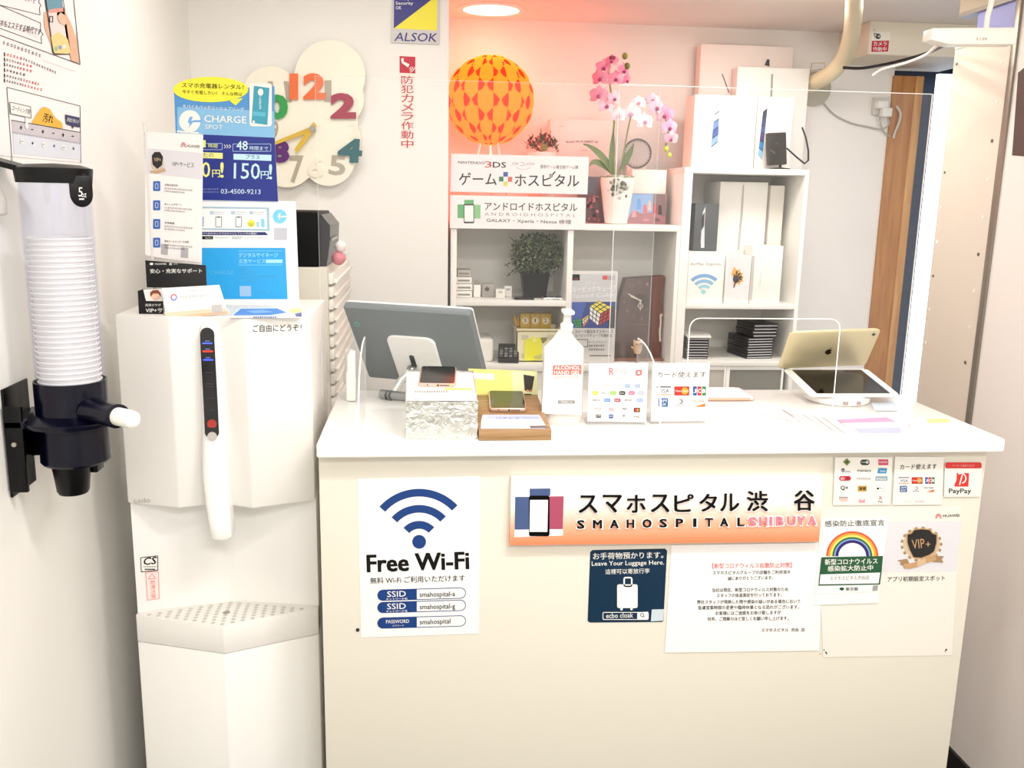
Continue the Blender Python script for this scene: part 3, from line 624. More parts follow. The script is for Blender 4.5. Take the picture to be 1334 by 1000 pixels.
# black cards and card holder in front
def card(name, label, cat, pts, Y, col, prints, z=(170, 250, 5.557), t=.0015, nrm=(0, -1, .12)):
    s = Sheet((0, Y, ZD), nrm).zoom(*z); s.base(pts, col, t=t); prints(s); o = s.build(name, label, cat); return o
def pr1(s):
    s.text('HUAWEI', 178, 527, 258, 13, WHITE, bold=.01); s.disc(152, 520, 13, WHITE, 2, ry=9); s.rect(280, 512, 300, 530, M('#bbb', .5) if False else M('#bbbbbb', .5)); s.specks(312, 514, 345, 10, M('#cfcfcf', .5))
    s.text('安心・充実なサポート', 142, 588, 518, 32, WHITE, y1=586, bold=.02)
card('support_card', 'black card with white Japanese headline standing below the leaflet stand', 'card', [(106, 494), (545, 530), (551, 672), (551, 700), (118, 690)], 1.665, M('#0c0b0c', .3), pr1)
def pr2(s):
    s.poly([(92, 705), (235, 700), (235, 790), (112, 788)], M('#f6f0ea', .5)); s.disc(182, 745, 34, M('#f3c9ae', .5), 2, ry=40); s.poly([(145, 760), (140, 730), (160, 710), (200, 708), (220, 735), (222, 760), (200, 735), (165, 735)], M('#8a4630', .5), 3)
    s.text('充実のサポ', 106, 828, 220, 20, WHITE, bold=.01); s.text('VIP+サ', 110, 872, 232, 32, WHITE, bold=.015)
card('vip_card', 'small black card with a portrait and VIP print behind the white card stack', 'card', [(52, 716), (92, 702), (232, 698), (240, 905), (62, 895)], 1.655, M('#0c0b0c', .3), pr2)
ch2 = thing('card_holder', at(255, 414, 1.635), 'clear holder of white cards with an orange lower edge at the dispenser front edge', 'card holder')
s = Sheet((0, 1.632, ZD), (0, -1, .12)).zoom(170, 250, 5.557)
s.base([(225, 695), (640, 672), (705, 880), (262, 922)], M('#fdfaf7', .4), t=.004)
s.poly([(245, 872), (690, 838), (705, 880), (262, 922)], M('#fbd8bd', .5)); s.poly([(256, 905), (700, 862), (705, 880), (262, 922)], M('#f5bd94', .5), 2)
for r0, r1, a0, a1, c in ((15, 24, 40, 200, '#e07a8c'), (15, 24, 200, 320, '#7a8ae0'), (15, 24, 320, 400, '#b58ae0')): s.arc(314, 762, r0, r1, a0, a1, M(c, .5), 2)
s.specks(358, 752, 560, 18, M('#d9d6d8', .5), y1=738); s.specks(420, 712, 540, 8, M('#cfcccc', .5), y1=704)
s.poly([(585, 820), (660, 812), (668, 872), (592, 880)], M('#c9c5c4', .5), 2)
s.build('card_stack', parent=ch2)
MB().prism([at(211, 410, 1.632)+Vector((0, .003, 0)), at(297, 402, 1.632)+Vector((0, .003, 0)), at(301, 411, 1.632)+Vector((0, .003, 0)), at(213, 416, 1.632)+Vector((0, .003, 0))], (0, .045, 0), ACR(.3, .15)).build('clear_tray', ch2)
lf = MB(); s = Sheet((0, 0, ZD+.002), (0, 0, 1)); s.z = (170, 250, 5.557)
s.base([(722, 905), (770, 838), (1235, 830), (1240, 905)], M('#f2f5f8', .4), t=.0015)
s.poly([(740, 892), (800, 845), (1060, 842), (1130, 872), (1010, 890)], M('#5b8fe0', .4)); s.poly([(830, 860), (960, 852), (1040, 868), (900, 880)], M('#8fb8f0', .4), 2); s.poly([(1140, 850), (1232, 838), (1236, 868), (1160, 872)], M('#e8e88c', .4), 2); s.poly([(1190, 880), (1238, 872), (1239, 900), (1200, 900)], M('#4a5c9a', .4), 2); s.specks(890, 898, 1060, 14, M('#3a5cb0', .5), L=3)
s.build('leaflet_pile', 'blue and white leaflet lying flat at the foot of the rental sign', 'leaflet')

# ================================================================ cup dispenser on the left wall
NVY = M('#06061a', .22, spec=.3); BLK = M('#050506', .35, spec=.25)
yC = XL/ray(90, 400).x*ray(90, 400).y
axx = -.535; yC = axx/(ray(84, 400).x/ray(84, 400).y)
dC = ray(84, 400).normalized().dot(CF)
def zc(py): d = ray(84, py); return 1.45 + d.z*(yC/d.y)
rT = .0487
cd = thing('cup_dispenser', (axx, yC, zc(560)), 'clear tube cup dispenser with dark navy base and lid on left wall', 'cup dispenser')
z0, z1 = zc(494), zc(234)
tq = MB(); n_ = 40
tq.loft([[Vector((axx+r*math.cos(2*PI*k/n_), yC+r*math.sin(2*PI*k/n_), z)) for k in range(n_)] for z, r in ((z0-.02, rT), (z1, rT), (z1, rT-.002), (z0-.02, rT-.002))], ACR(.03, .05, '#f9faff'), caps=False)
tq.build('clear_tube', cd)
lid = MB().lathe([(rT+.002, z1-.005), (rT+.004, z1+.012), (rT+.004, z1+.016), (rT-.012, z1+.021), (0.001, z1+.023)], BLK, (axx, yC, 0), 36)
lid.prism([(axx-.03, yC+.03, z1+.008), (axx-.085, yC+.03, z1+.022), (axx-.085, yC-.03, z1+.022), (axx-.03, yC-.03, z1+.008)], (0, 0, .008), BLK)
lo_ = lid.build('lid', cd)
pf = at(120, 260, yC-.045); fl = MB(); w_ = .0155
o = [(-w_, .026), (w_, .026), (w_, 0)] + [(w_*math.cos(t), w_*1.2*math.sin(t)) for t in [-PI*k/12 for k in range(1, 12)]] + [(-w_, 0)]
fr_ = RZ(34); cen = Vector((axx+.0445, yC-.024, z1-.020))
fl.box((axx+.02, yC-.024, z1-.002), (axx+.050, yC+.01, z1+.010), BLK, .002)
fl.prism([cen + fr_ @ Vector((x, 0, z)) for x, z in o], fr_ @ Vector((0, -.004, 0)), BLK, .0008); fo = fl.build('lid_tag', lo_)
s = Sheet(cen + fr_ @ Vector((0, -.0046, 0)), fr_ @ Vector((0, -1, 0)))
uu = CR; c2 = cen + fr_ @ Vector((0, -.005, .002)); dd = c2-EYE; X5 = 667+FPX*dd.dot(CR)/dd.dot(CF); Y5 = 500-FPX*dd.dot(CU)/dd.dot(CF)
s.text('5', X5-4.5, Y5+5, X5+1, 12, WHITE); s.text('oz', X5-.5, Y5+6, X5+6, 5, WHITE); s.rect(X5-3.5, Y5+7.5, X5+3, Y5+9.2, WHITE, 2); s.build('size_print', parent=lo_)
bs = MB().lathe([(rT+.0008, z0-.075), (rT+.003, z0-.074), (rT+.003, z0), (rT+.0008, z0), (rT+.0008, z0-.075)], NVY, (axx, yC, 0), 40, caps=False)
zf = zc(545)
bs.lathe([(rT+.022, zf-.004), (rT+.024, zf), (rT+.024, zf+.004), (rT+.006, zf+.012), (rT+.002, zf+.012), (rT+.002, zf-.004), (rT+.022, zf-.004)], NVY, (axx, yC, 0), 40, caps=False)
bs.box((XL+.004, yC-.05, zf-.004), (axx-rT-.002, yC+.05, zf+.008), NVY, .002)
bs.build('collar', cd)
zl = zc(600)
bd = MB().lathe([(.03, zl-.002), (rT-.001, zl), (rT+.002, zl+.004), (rT+.0007, zf-.006), (rT-.002, zf-.006), (rT-.003, zl+.004), (.02, zl+.004)], NVY, (axx, yC, 0), 36)
bd.loft([[Vector((axx-.004+r*math.cos(2*PI*k/24), yC-.012+r*math.sin(2*PI*k/24), z)) for k in range(24)] for z, r in ((zc(638), .021), (zc(634), .0235), (zc(612), .0265), (zl+.01, .03))], BLK)
bd.box((axx+.012, yC+.0, zc(616)), (axx+.03, yC+.03, zl+.006), BLK, .002)
bd.build('cup_outlet', cd)
arm = MB()
def oval(c, ax, ay, q): return [Vector(c) + q @ Vector((ax*math.cos(2*PI*k/20), 0, ay*math.sin(2*PI*k/20))) for k in range(20)]
ad = RZ(52); base = Vector((axx, yC, zf+.020))
arm.loft([oval(base + ad @ Vector((0, -t, 0)), a, b, ad) for t, a, b in ((.0525, .026, .019), (.06, .024, .018), (.085, .021, .016), (.112, .0205, .018), (.113, .017, .0145))], NVY)
arm.build('lever_arm', cd)
kb = MB(); kb.loft([oval(base + ad @ Vector((0, -t, 0)), r, r, ad) for t, r in ((.105, .0135), (.142, .0135), (.149, .0125), (.152, .009))], M('#f8f6ee', .35)); kb.build('push_knob', cd)
wp = MB(); wp.box((XL+.0005, yC-.042, zc(600)-.045), (XL+.004, yC+.045, zc(500)), BLK, .001); wp.box((XL+.004, yC-.05, zc(628)), (XL+.03, yC-.042, zc(520)), BLK, .002); wp.box((XL+.004, yC+.03, zc(600)), (XL+.05, yC+.036, zc(540)), BLK, .002)
wp.cyl((XL+.017, yC-.053, zc(567)), (XL+.017, yC-.05, zc(567)), .0035, M('#b8b4ac', .3, metal=.8), 12)
wp.build('wall_plate', cd)
hk = MB().prism([(XL+.001, yC-.05, zc(285)), (XL+.026, yC-.05, zc(280)), (XL+.026, yC-.05, zc(258)), (XL+.012, yC-.05, zc(226)), (XL+.001, yC-.05, zc(222))], (0, .03, 0), M('#e3ddd4', .4), .003)
hk.box((XL+.02, yC-.052, zc(280)), (XL+.024, yC-.049, zc(270)), M('#5a4a48', .5)); ho = hk.build('tube_bracket', cd); ho['label'] = 'off white wall bracket at the tube top'
# paper cups nested in the tube
cup = MB(); r1, r2 = .0425, .031
cup.lathe([(r2, -.062), (r1, 0), (r1+.0022, .0008), (r1+.0026, .0026), (r1+.0012, .004), (r1-.0004, .0026), (r2-.0004, -.0615), (.001, -.0615)], M('#f7f3ea', .6), (0, 0, 0), 32)
cup0 = cup.build('paper_cup', org=(0, 0, -.062)); n_c = 32
zc0, zc1 = z0-.034, zc(312)
for i in range(n_c):
    o = cup0 if i == 0 else cup0.copy()
    if i: C.objects.link(o)
    o.location = (axx, yC, zc0-.062+(zc1-zc0)*i/(n_c-1)); tag(o, 'white paper cup nested in the stack inside the clear dispenser tube', 'paper cup', 'paper cups in the dispenser tube')

# ================================================================ coating poster on the left wall
s = Sheet((XL+.001, 0, 0), (1, 0, 0)).zoom(0, 0, 5)
s.base([(-150, -120), (470, -200), (545, 1060), (-130, 1000)], M('#fbf3f3', .5), t=.0008)
GY = M('#3c3638', .5)
s.path([(-20, 222), (522, 420), (480, 0)], 5, GY, 2)
s.path([(-10, 30), (262, 97), (258, 50), (268, 35), (255, 20), (252, -60)], 4, GY, 2); s.path([(-10, 180), (272, 284), (268, 238), (282, 222), (265, 205), (264, 150), (-10, 30)], 4, GY, 2)
s.text('これからはスマホもエステする時代です', -170, 130, 262, 46, GY, y1=232, bold=.014); s.text('美しく輝いて', 60, -30, 228, 30, GY, y1=26)
s.specks(105, 185, 250, 4, M('#c9c2c6', .5), y1=245)
s.poly([(285, 80), (330, 70), (345, 330), (290, 180)], M('#e6b394', .5), 3); s.poly([(400, 20), (425, 75), (470, 170), (500, 260), (515, 410), (465, 395), (440, 290), (420, 165), (385, 150), (370, 90)], M('#e6b394', .5), 5)
s.poly([(290, -20), (408, -40), (468, 340), (455, 356), (355, 358), (342, 342)], M('#1a1416', .3), 4); s.poly([(300, -20), (404, -35), (460, 335), (448, 350), (358, 346), (350, 336)], M('#f2e0dc', .4), 5)
s.poly([(300, -20), (404, -35), (412, 75), (312, 78)], M('#5f97ae', .4), 6); s.poly([(318, 62), (410, 50), (414, 76), (320, 84)], M('#e89a8c', .4), 7)
s.poly([(332, 240), (380, 205), (442, 255), (460, 335), (448, 350), (358, 346), (350, 336)], M('#f5d48c', .4), 6); s.frame(322, 104, 346, 146, 5, INK, 7, r=4)
s.disc(366, 316, 11, M('#9ac08c', .5), 7, ry=16); s.disc(392, 308, 10, M('#7a9ac8', .5), 7, ry=14); s.disc(420, 302, 10, M('#f4f0ea', .5), 7, ry=14)
s.poly([(395, 80), (425, 100), (438, 150), (420, 165), (390, 150), (372, 110)], M('#ecc0a4', .5), 8)
s.specks(20, 268, 275, 22, M('#b8b2b6', .5), y1=358); s.line(280, 392, 500, 470, 3, M('#dcd4d6', .5), 2)
for i, (y, x1, red) in enumerate(((348, 372, 1), (382, 215, 1), (414, 215, 1), (450, 170, 0), (486, 262, 1), (518, 280, 1))):
    sl = .26; y1 = y+(x1-40)*sl; xm = 40+(x1-40)*.5
    s.poly([(25, y-8), (33, y-5), (35, y+20), (27, y+17)], INK, 2)
    if i == 0: s.specks(42, y, 150, 18, M('#f08a88', .5), y1=y+28); s.specks(150, y+28, x1, 16, M('#8a8488', .5), y1=y1+36)
    else: s.specks(42, y, xm, 16, M('#8a8488', .5), y1=y+(xm-40)*sl); s.specks(xm, y+(xm-40)*sl, x1, 17, M('#f08a88', .5) if red else M('#8a8488', .5), y1=y1)
s.path([(45, 568), (522, 690), (527, 1060)], 4, GY, 2); s.path([(45, 568), (80, 1060)], 4, GY, 2)
s.poly([(74, 782), (524, 860), (527, 935), (82, 862)], M('#cfc8ce', .5), 2); s.poly([(82, 862), (527, 935), (528, 1040), (90, 1000)], M('#dfe2ec', .5), 2)
s.path([(74, 782), (524, 862)], 5, GY, 3)
zig = [(82+(527-82)*k/48, 862+73*k/48+(6 if k % 2 else -6)) for k in range(49)]; s.path(zig, 2.5, M('#8a8488', .5), 3)
s.poly([(205, 802), (238, 745), (270, 702), (292, 695), (325, 710), (360, 765), (405, 800), (410, 838)], M('#f3b83c', .5), 4); s.text('汚れ', 276, 792, 342, 58, INK, y1=806, bold=.02, L=5)
s.poly([(64, 664), (200, 695), (203, 768), (184, 764), (184, 815), (192, 820), (172, 842), (160, 812), (166, 806), (166, 760), (70, 740)], WHITE, 5); s.path([(64, 664), (200, 695), (203, 768), (70, 740), (64, 664)], 4, GY, 6); s.text('コーティング剤', 76, 718, 192, 34, INK, y1=746, bold=.0, L=6)
s.poly([(425, 745), (518, 765), (520, 830), (482, 824), (474, 840), (466, 820), (430, 808)], M('#1c2a5c', .5), 5); s.text('表面が滑らか', 434, 790, 512, 26, WHITE, y1=806, L=6)
for i, (x, y) in enumerate(((138, 830), (210, 843), (280, 856), (348, 866), (412, 878), (475, 886))):
    s.rect(x-8, y-2, x+8, y+3, INK, 5)
    if i % 2 == 0: s.rect(x-2.5, y-11, x+2.5, y+13, INK, 5)
for i, (x, y) in enumerate(((145, 920), (214, 932), (286, 940), (354, 950), (416, 960), (480, 967))):
    if i % 2 == 0: s.disc(x, y, 13, WHITE, 5, ry=17)
    s.rect(x-6, y-2, x+6, y+2, INK, 6)
    if i % 2: s.rect(x-2, y-9, x+2, y+9, INK, 6)
s.build('coating_poster', 'white Japanese poster with phone in hand and yellow mound diagram on left wall', 'poster')
# ================================================================ clock wall
yW = YW1
ck = thing('wall_clock', at(407, 165, yW-.01), 'cream cloud shaped wall clock with large coloured raised numerals', 'clock')
YF1 = yW-.035
def pc(x, y, Y=YF1): return at(x, y, Y)
c0 = pc(405, 168); cr = MB()
k_ = pc(406, 168).x-pc(405, 168).x
# scalloped outline: lobes at the top right, right, bottom right, bottom left, left, top left
lob = [(430, 98, 46), (436, 182, 34), (428, 208, 34), (374, 208, 36), (345, 160, 48), (352, 122, 36), (400, 160, 66), (440, 130, 34)]
out = []
for k in range(144):
    t = 2*PI*k/144; d = (math.cos(t), -math.sin(t)); best = 0
    for lx, ly, r in lob:
        ox, oy = 403-lx, 160-ly; b = ox*d[0]+oy*d[1]; q = b*b-(ox*ox+oy*oy-r*r)
        if q >= 0: best = max(best, -b+math.sqrt(q))
    out.append(pc(403+d[0]*best, 160+d[1]*best))
cr.prism(out, (0, .022, 0), M('#f7f1de', .5), .0)
cr.build('face', ck)
MB().cyl((c0.x, yW-.013, c0.z), (c0.x, yW, c0.z), .12, M('#d8d0bd', .6), 32).build('backing', ck)
def num(ch, x0, y0, x1, h, col, y1=None, dep=.008, nm='numeral', lab=None, bold=.055, z=(330, 40, 4.346), skew=0):
    v, f = glyphs_raw(ch, bold); s = Sheet((0, YF1, 0), (0, -1, 0)).zoom(*z)
    d2 = MB(); s.text_raw(v, f, x0, y0, x1, h, M(col, .45), y1, d2, dep, skew); o = d2.build(nm, ck)
    if lab: o['label'] = lab
def glyphs_raw(ch, bold):
    c = bpy.data.curves.new('numeral', 'FONT'); c.body = ch; c.resolution_u = 3; c.offset = bold; c.extrude = .5
    o = bpy.data.objects.new('numeral', c); C.objects.link(o); me = bpy.data.meshes.new_from_object(o.evaluated_get(bpy.context.evaluated_depsgraph_get()))
    v = [tuple(p.co) for p in me.vertices]; f = [list(p.vertices) for p in me.polygons]
    bpy.data.objects.remove(o); bpy.data.curves.remove(c); bpy.data.meshes.remove(me); return v, f
def text_raw(s, v, f, x0, y0, x1, h, m, y1, mb, dep, skew=0):
    y1 = y0 if y1 is None else y1; a0, a1 = min(p[0] for p in v), max(p[0] for p in v); b0, b1 = min(p[1] for p in v), max(p[1] for p in v)
    d = math.hypot(x1-x0, y1-y0); ux, uy = (x1-x0)/d, (y1-y0)/d; o = []
    for X, Y, Z in v:
        t = (X-a0)/(a1-a0)*d; k = (Y-b0)/(b1-b0)*h; t += skew*k; o.append(s.P(x0+ux*t+uy*k, y0+uy*t-ux*k, (Z+.5)*dep))
    mb.add(o, f, m)
Sheet.text_raw = text_raw
TP = '#b3a795'
num('12', 205, 388, 410, 148, '#ea7038', lab='orange twelve')
num('2', 437, 498, 582, 146, '#a01c40', lab='crimson two')
num('4', 474, 740, 612, 136, '#045c62', y1=750, lab='teal four')
num('5', 424, 812, 518, 110, TP, y1=820, bold=.02, dep=.002, lab='taupe five')
num('7', 205, 862, 284, 156, TP, bold=.02, dep=.002, lab='taupe seven')
num('6', 306, 832, 398, 118, '#f3ead6', bold=.03, dep=.004, lab='cream six')
num('8', 96, 748, 204, 128, '#5b1c6e', lab='purple eight')
num('10', 0, 502, 196, 142, '#2f9a4a', lab='green ten')
num('11', 100, 404, 218, 118, TP, bold=.03, dep=.002, skew=-.16, lab='taupe eleven')
num('1', 404, 402, 442, 122, TP, bold=.03, dep=.002, lab='taupe one')
num('3', 540, 608, 596, 90, '#f5ecd8', bold=.03, dep=.002, lab='cream three')
num('9', 106, 612, 142, 100, TP, bold=.03, dep=.002, lab='taupe nine')
yh = YF1-.012
hs = Sheet((0, yh, 0), (0, -1, 0)).zoom(330, 40, 4.346); OC = M('#d9b33e', .4)
hs.base([(120, 628), (118, 648), (355, 562), (345, 535)], OC, t=.0015); hs.build('minute_hand', parent=ck)
hs = Sheet((0, yh-.003, 0), (0, -1, 0)).zoom(330, 40, 4.346); hs.base([(232, 672), (250, 690), (362, 540), (340, 515)], OC, t=.0015); hs.build('hour_hand', parent=ck)
p = pc(330+335/4.346, 40+555/4.346, yh); MB().cyl(p+Vector((0, .02, 0)), p-Vector((0, .005, 0)), .0085, M('#a8a49a', .3, metal=.7), 16).build('spindle', ck)

# security plate, red camera sticker
s = Sheet((0, yW-.004, 0), (0, -1, 0)).zoom(500, 0, 5.556)
s.base([(62, -90), (405, -90), (402, 322), (52, 308)], M('#cfcac6', .35), t=.003)
s.poly([(75, -60), (388, -60), (384, 220), (72, 206)], M('#f6e92e', .4)); s.poly([(75, -60), (388, -60), (388, -35), (72, 206)], M('#241c7c', .4), 2)
s.text('Always', 88, 6, 205, 26, WHITE, bold=.02, L=3); s.text('Security', 86, 40, 212, 28, WHITE, bold=.02, L=3); s.text('OK', 86, 68, 128, 24, WHITE, bold=.02, L=3)
s.text('ALSOK', 76, 296, 380, 62, M('#2c2480', .4), y1=303, bold=.022, L=2, skew=.18)
s.build('security_plate', 'grey plate with blue and yellow triangles high on the clock wall', 'sign')
s = Sheet((0, yW-.0008, 0), (0, -1, 0)).zoom(330, 40, 4.346); CR_ = M('#c41838', .45)
s.base([(826, 142), (918, 148), (910, 665), (836, 662)], M('#f3ebe0', .6), t=.0004)
s.poly([(828, 143), (917, 148), (917, 242), (828, 238)], CR_); s.poly([(836, 160), (850, 152), (852, 175), (884, 190), (876, 208), (840, 182)], WHITE, 2)
for r in (14, 24, 34): s.arc(878, 200, r, r+4, -75, -10, WHITE, 2)
s.column('防犯カメラ作動中', 872, 252, 666, 68, CR_, x1=872, bold=.02)
s.build('camera_notice_sticker', 'red vertical Japanese sticker with camera picture below the grey security plate', 'sticker')

# drawer cabinet and black box behind the dispenser
yD0, yD1 = 2.02, 2.52
xr = at(438, 420, yD0).x
xr = at(430, 400, yD0).x
dz1 = at(430, 349, yD0).z
xl = xr-.20
dc = thing('drawer_cabinet', ((xl+xr)/2, 2.27, 0), 'grey paper drawer cabinet with many slim drawers behind the water dispenser', 'drawer cabinet')
MB().box((xl, yD0, 0), (xr-.004, yD1, dz1), M('#cfcabb', .5), .003).build('body', dc)
nd = 24
for i in range(nd):
    z = dz1-.012-(dz1-.62)/nd*(i+1)
    q = MB().box((xr-.004, yD0+.012, z+.003), (xr+.006, yD1-.01, z+(dz1-.62)/nd-.003), M('#efece2', .5), .002)
    q.box((xr+.006, yD0+.03, z+.004), (xr+.014, yD1-.03, z+.009), M('#f4f1e8', .5), .001); q.build('drawer', dc)
MB().box((xl+.02, yD0-.001, dz1-.09), (xr-.02, yD0, dz1-.07), M('#b9b3a4', .5)).build('groove', dc)
xb0 = at(386, 310, yD0+.02).x-.08; xb1 = at(416, 310, yD0+.02).x; bz1 = at(400, 276, yD0+.02).z
sh = thing('black_box', ((xb0+xb1)/2, yD0+.15, dz1), 'glossy black machine standing on the grey drawer cabinet', 'machine')
MB().box((xb0, yD0+.02, dz1), (xb1, yD0+.26, bz1), M('#020202', .6, spec=.15), .004).build('body', sh)
q = MB(); q.loft([[Vector((xb1+a, yD0+.04+.22*k/6+0, dz1+z)) for k in range(7)] + [Vector((xb1-.004, yD0+.04+.22*k/6, dz1+z)) for k in range(6, -1, -1)] for a, z in ((.012, .0), (.02, .05), (.022, .09), (.014, bz1-dz1-.02), (.004, bz1-dz1-.006))], M('#1a1918', .3, spec=.3)); q.build('side_grip', sh)
q = MB(); q.box((xb1+.0225, yD0+.05, dz1+.055), (xb1+.024, yD0+.2, dz1+.062), M('#8d8a88', .3)); q.build('silver_strip', sh)
tg = MB(); px_ = at(425, 330, yD0+.1); tg.ball((xb1+.035, yD0+.08, dz1+.016), .016, M('#d9808a', .5), 14, (1, 1, 1)); tg.ball((xb1+.04, yD0+.08, dz1+.042), .013, M('#f2e4de', .5), 14)
tag(tg.build('small_ornament'), 'tiny pink and white ornament beside the black machine', 'ornament')

# ================================================================ acrylic screens on the counter
yA = 1.716
AC = ACR(.012, .012)
EDGE = M('#fbfbf6', .25)  # gleam of the clear edges put into an opaque white colour
def screen(name, label, x0, x1, z1, y, hole=None, EDGE=ACR(.12, .05)):
    t = thing(name, ((x0+x1)/2, y, ZT), label, 'acrylic screen'); q = MB(); z0 = ZT
    if hole:
        a, b, h = hole; r = .02
        arch = [(a, z0)] + [(a+r-r*math.cos(PI/2*k/6), h-r+r*math.sin(PI/2*k/6)) for k in range(7)] + [(b-r+r*math.sin(PI/2*k/6), h-r+r*math.cos(PI/2*k/6)) for k in range(7)] + [(b, z0)]
        o = [(x0, z0)] + arch + [(x1, z0), (x1, z1), (x0, z1)]
    else: o = [(x0, z0), (x1, z0), (x1, z1), (x0, z1)]; arch = None
    q.prism([(x, y, z) for x, z in o], (0, .003, 0), AC); q.build('clear_sheet', t)
    e = MB(); w = .0009
    e.box((x0, y, z1-w), (x1, y+.003, z1+.0002), EDGE); e.box((x0-.0002, y, z0), (x0+w, y+.003, z1), EDGE); e.box((x1-w, y, z0), (x1+.0002, y+.003, z1), EDGE)
    if arch:
        for (xa_, za), (xb_, zb_) in zip(arch, arch[1:]): e.cyl((xa_, y+.0015, za), (xb_, y+.0015, zb_), .0011, EDGE, 6)
    e.build('polished_edge', t); return t
def foot(t, x):
    q = MB(); yf0 = 1.522; prof = [(yf0, ZT), (yf0, ZT+.035)] + [(yf0+.185*(1-math.cos(k/10*PI/2))*.92+.0, ZT+.035+.108*math.sin(k/10*PI/2)) for k in range(1, 11)] + [(yA-.001, ZT+.143), (yA-.001, ZT)]
    q.prism([(x, a, b) for a, b in prof], (.003, 0, 0), ACR(.12, .06)); f = q.build('foot', t)
    e = MB()
    for (a, b), (c, d) in zip(prof[:-2], prof[1:-1]): e.cyl((x+.0015, a, b), (x+.0015, c, d), .0015, EDGE, 6)
    e.build('polished_edge', f)
sa = screen('acrylic_screen', 'left clear acrylic counter screen on two curved clear feet', -.19, .437, 1.652, yA)
foot(sa, -.1105); foot(sa, .4138)
sb = screen('acrylic_screen', 'right clear acrylic counter screen with a rounded hand slot at its lower edge', .36, .966, 1.655, yA+.006, (.519, .825, ZT+.182), EDGE)

# ================================================================ things on the counter
# tilted all-in-one display, seen from behind
mn = thing('display_terminal', (-.02, 1.86, ZT), 'grey tilted all-in-one display seen from behind on a chrome stand', 'display')
q4 = [EYE + (Vector(p)-EYE)*1.058 for p in ((-.153, 1.736, 1.233), (.085, 1.639, 1.231), (.127, 1.741, 1.074), (-.11, 1.839, 1.074))]
ex = (q4[1]-q4[0]+q4[2]-q4[3]).normalized(); ez = (q4[0]-q4[3]+q4[1]-q4[2]).normalized(); en = ez.cross(ex).normalized()   # en points away from the viewer
ez = ex.cross(en); cm_ = (q4[0]+q4[1]+q4[2]+q4[3])/4; wM, hM = .272, .204
cm_ = cm_ + Vector((0, .012, .006))
def mp(u, v, d=0): return cm_ + ex*u*wM/2 + ez*v*hM/2 + en*d
def slab(us, vs, d0, d1, r, m, inset=0):
    a = rrpts(us[0], vs[0], us[1], vs[1], r); g = MB()
    rings = [[mp(u*(1-i), v*(1-i), d) for u, v in a] for d, i in ((d0, inset), (d0+.004, 0), (d1, 0))]
    g.loft(rings, m); return g
slab((-1, 1), (-1, 1), 0, .016, .05, M('#6d7577', .45), .02).build('back_shell', mn)
slab((-1.0, 1.0), (-1.0, 1.0), .0165, .021, .05, M('#e8e8e4', .4)).build('white_bezel', mn)
g = MB(); g.loft([[mp(u*sx+.0, v, d) for u, v in rrpts(-.43, -1.05, .34, .32, .14)] for d, sx in ((-.006, .96), (-.004, 1), (0, 1))], M('#f3f2ee', .35)); pl_ = g.build('stand_plate', mn)
g = MB(); g.loft([[mp(u, v, d) for u, v in rrpts(-.135, -.50, -.055, -.16, .035)] for d in (-.0068, -.0058)], M('#101010', .5)); g.build('slot', pl_)
g = MB(); 
g.strip = None
rg = [mp(-.86+.035*math.cos(2*PI*k/20), .55+.05*math.sin(2*PI*k/20), -.0006) for k in range(20)]
g.tube(rg+rg[:2], .0008, M('#58b0a0', .4), 6); g.build('ring_mark', mn)
pv = mp(-.13, -.50, -.014); g = MB(); g.ball(pv, .0105, M('#8c8f90', .25, metal=.9)); g.cyl(pv+Vector((-.008, 0, 0)), pv+Vector((.008, 0, 0)), .0075, M('#8c8f90', .25, metal=.9)); g.build('pivot', mn)
ft = onz(513, 516, ZT)+Vector((0, 0, .009)); g = MB(); g.tube([pv, pv*.5+ft*.5+Vector((-.004, 0, .002)), ft], .0075, M('#dcdcd8', .3, metal=.5), 14); g.build('stand_leg', mn)
b0, b1 = onz(496, 519, ZT), onz(526, 524, ZT); g = MB(); g.cyl(b0+Vector((0, 0, .0095)), b1+Vector((0.03, 0, .0095)), .0095, M('#9d9f9e', .3, metal=.7), 20)
for a in (.3, .45): g.cyl(b0.lerp(b1, a)+Vector((0, 0, .0095)), b0.lerp(b1, a+.02)+Vector((0, 0, .0095)), .0099, M('#606262', .3, metal=.7), 20)
g.build('stand_foot', mn)
# small white adapter with cable at the wall end
ad = thing('power_adapter', (-.15, 1.84, ZT), 'white power adapter with grey cable standing behind left acrylic foot', 'adapter')
pxbox(450, 456, 463, 502, 1.80, .03, M('#f4f1ea', .4), zb=ZT, bev=.004).build('body', ad)
a = at(462, 456, 1.80); g = MB(); g.tube([a+Vector((0, .01, 0)), a+Vector((-.008, .0, .006)), at(451, 462, 1.79), at(451, 480, 1.79), at(448, 500, 1.79)+Vector((0, 0, .004))], .0022, M('#b4b0a8', .4)); g.build('cable', ad)

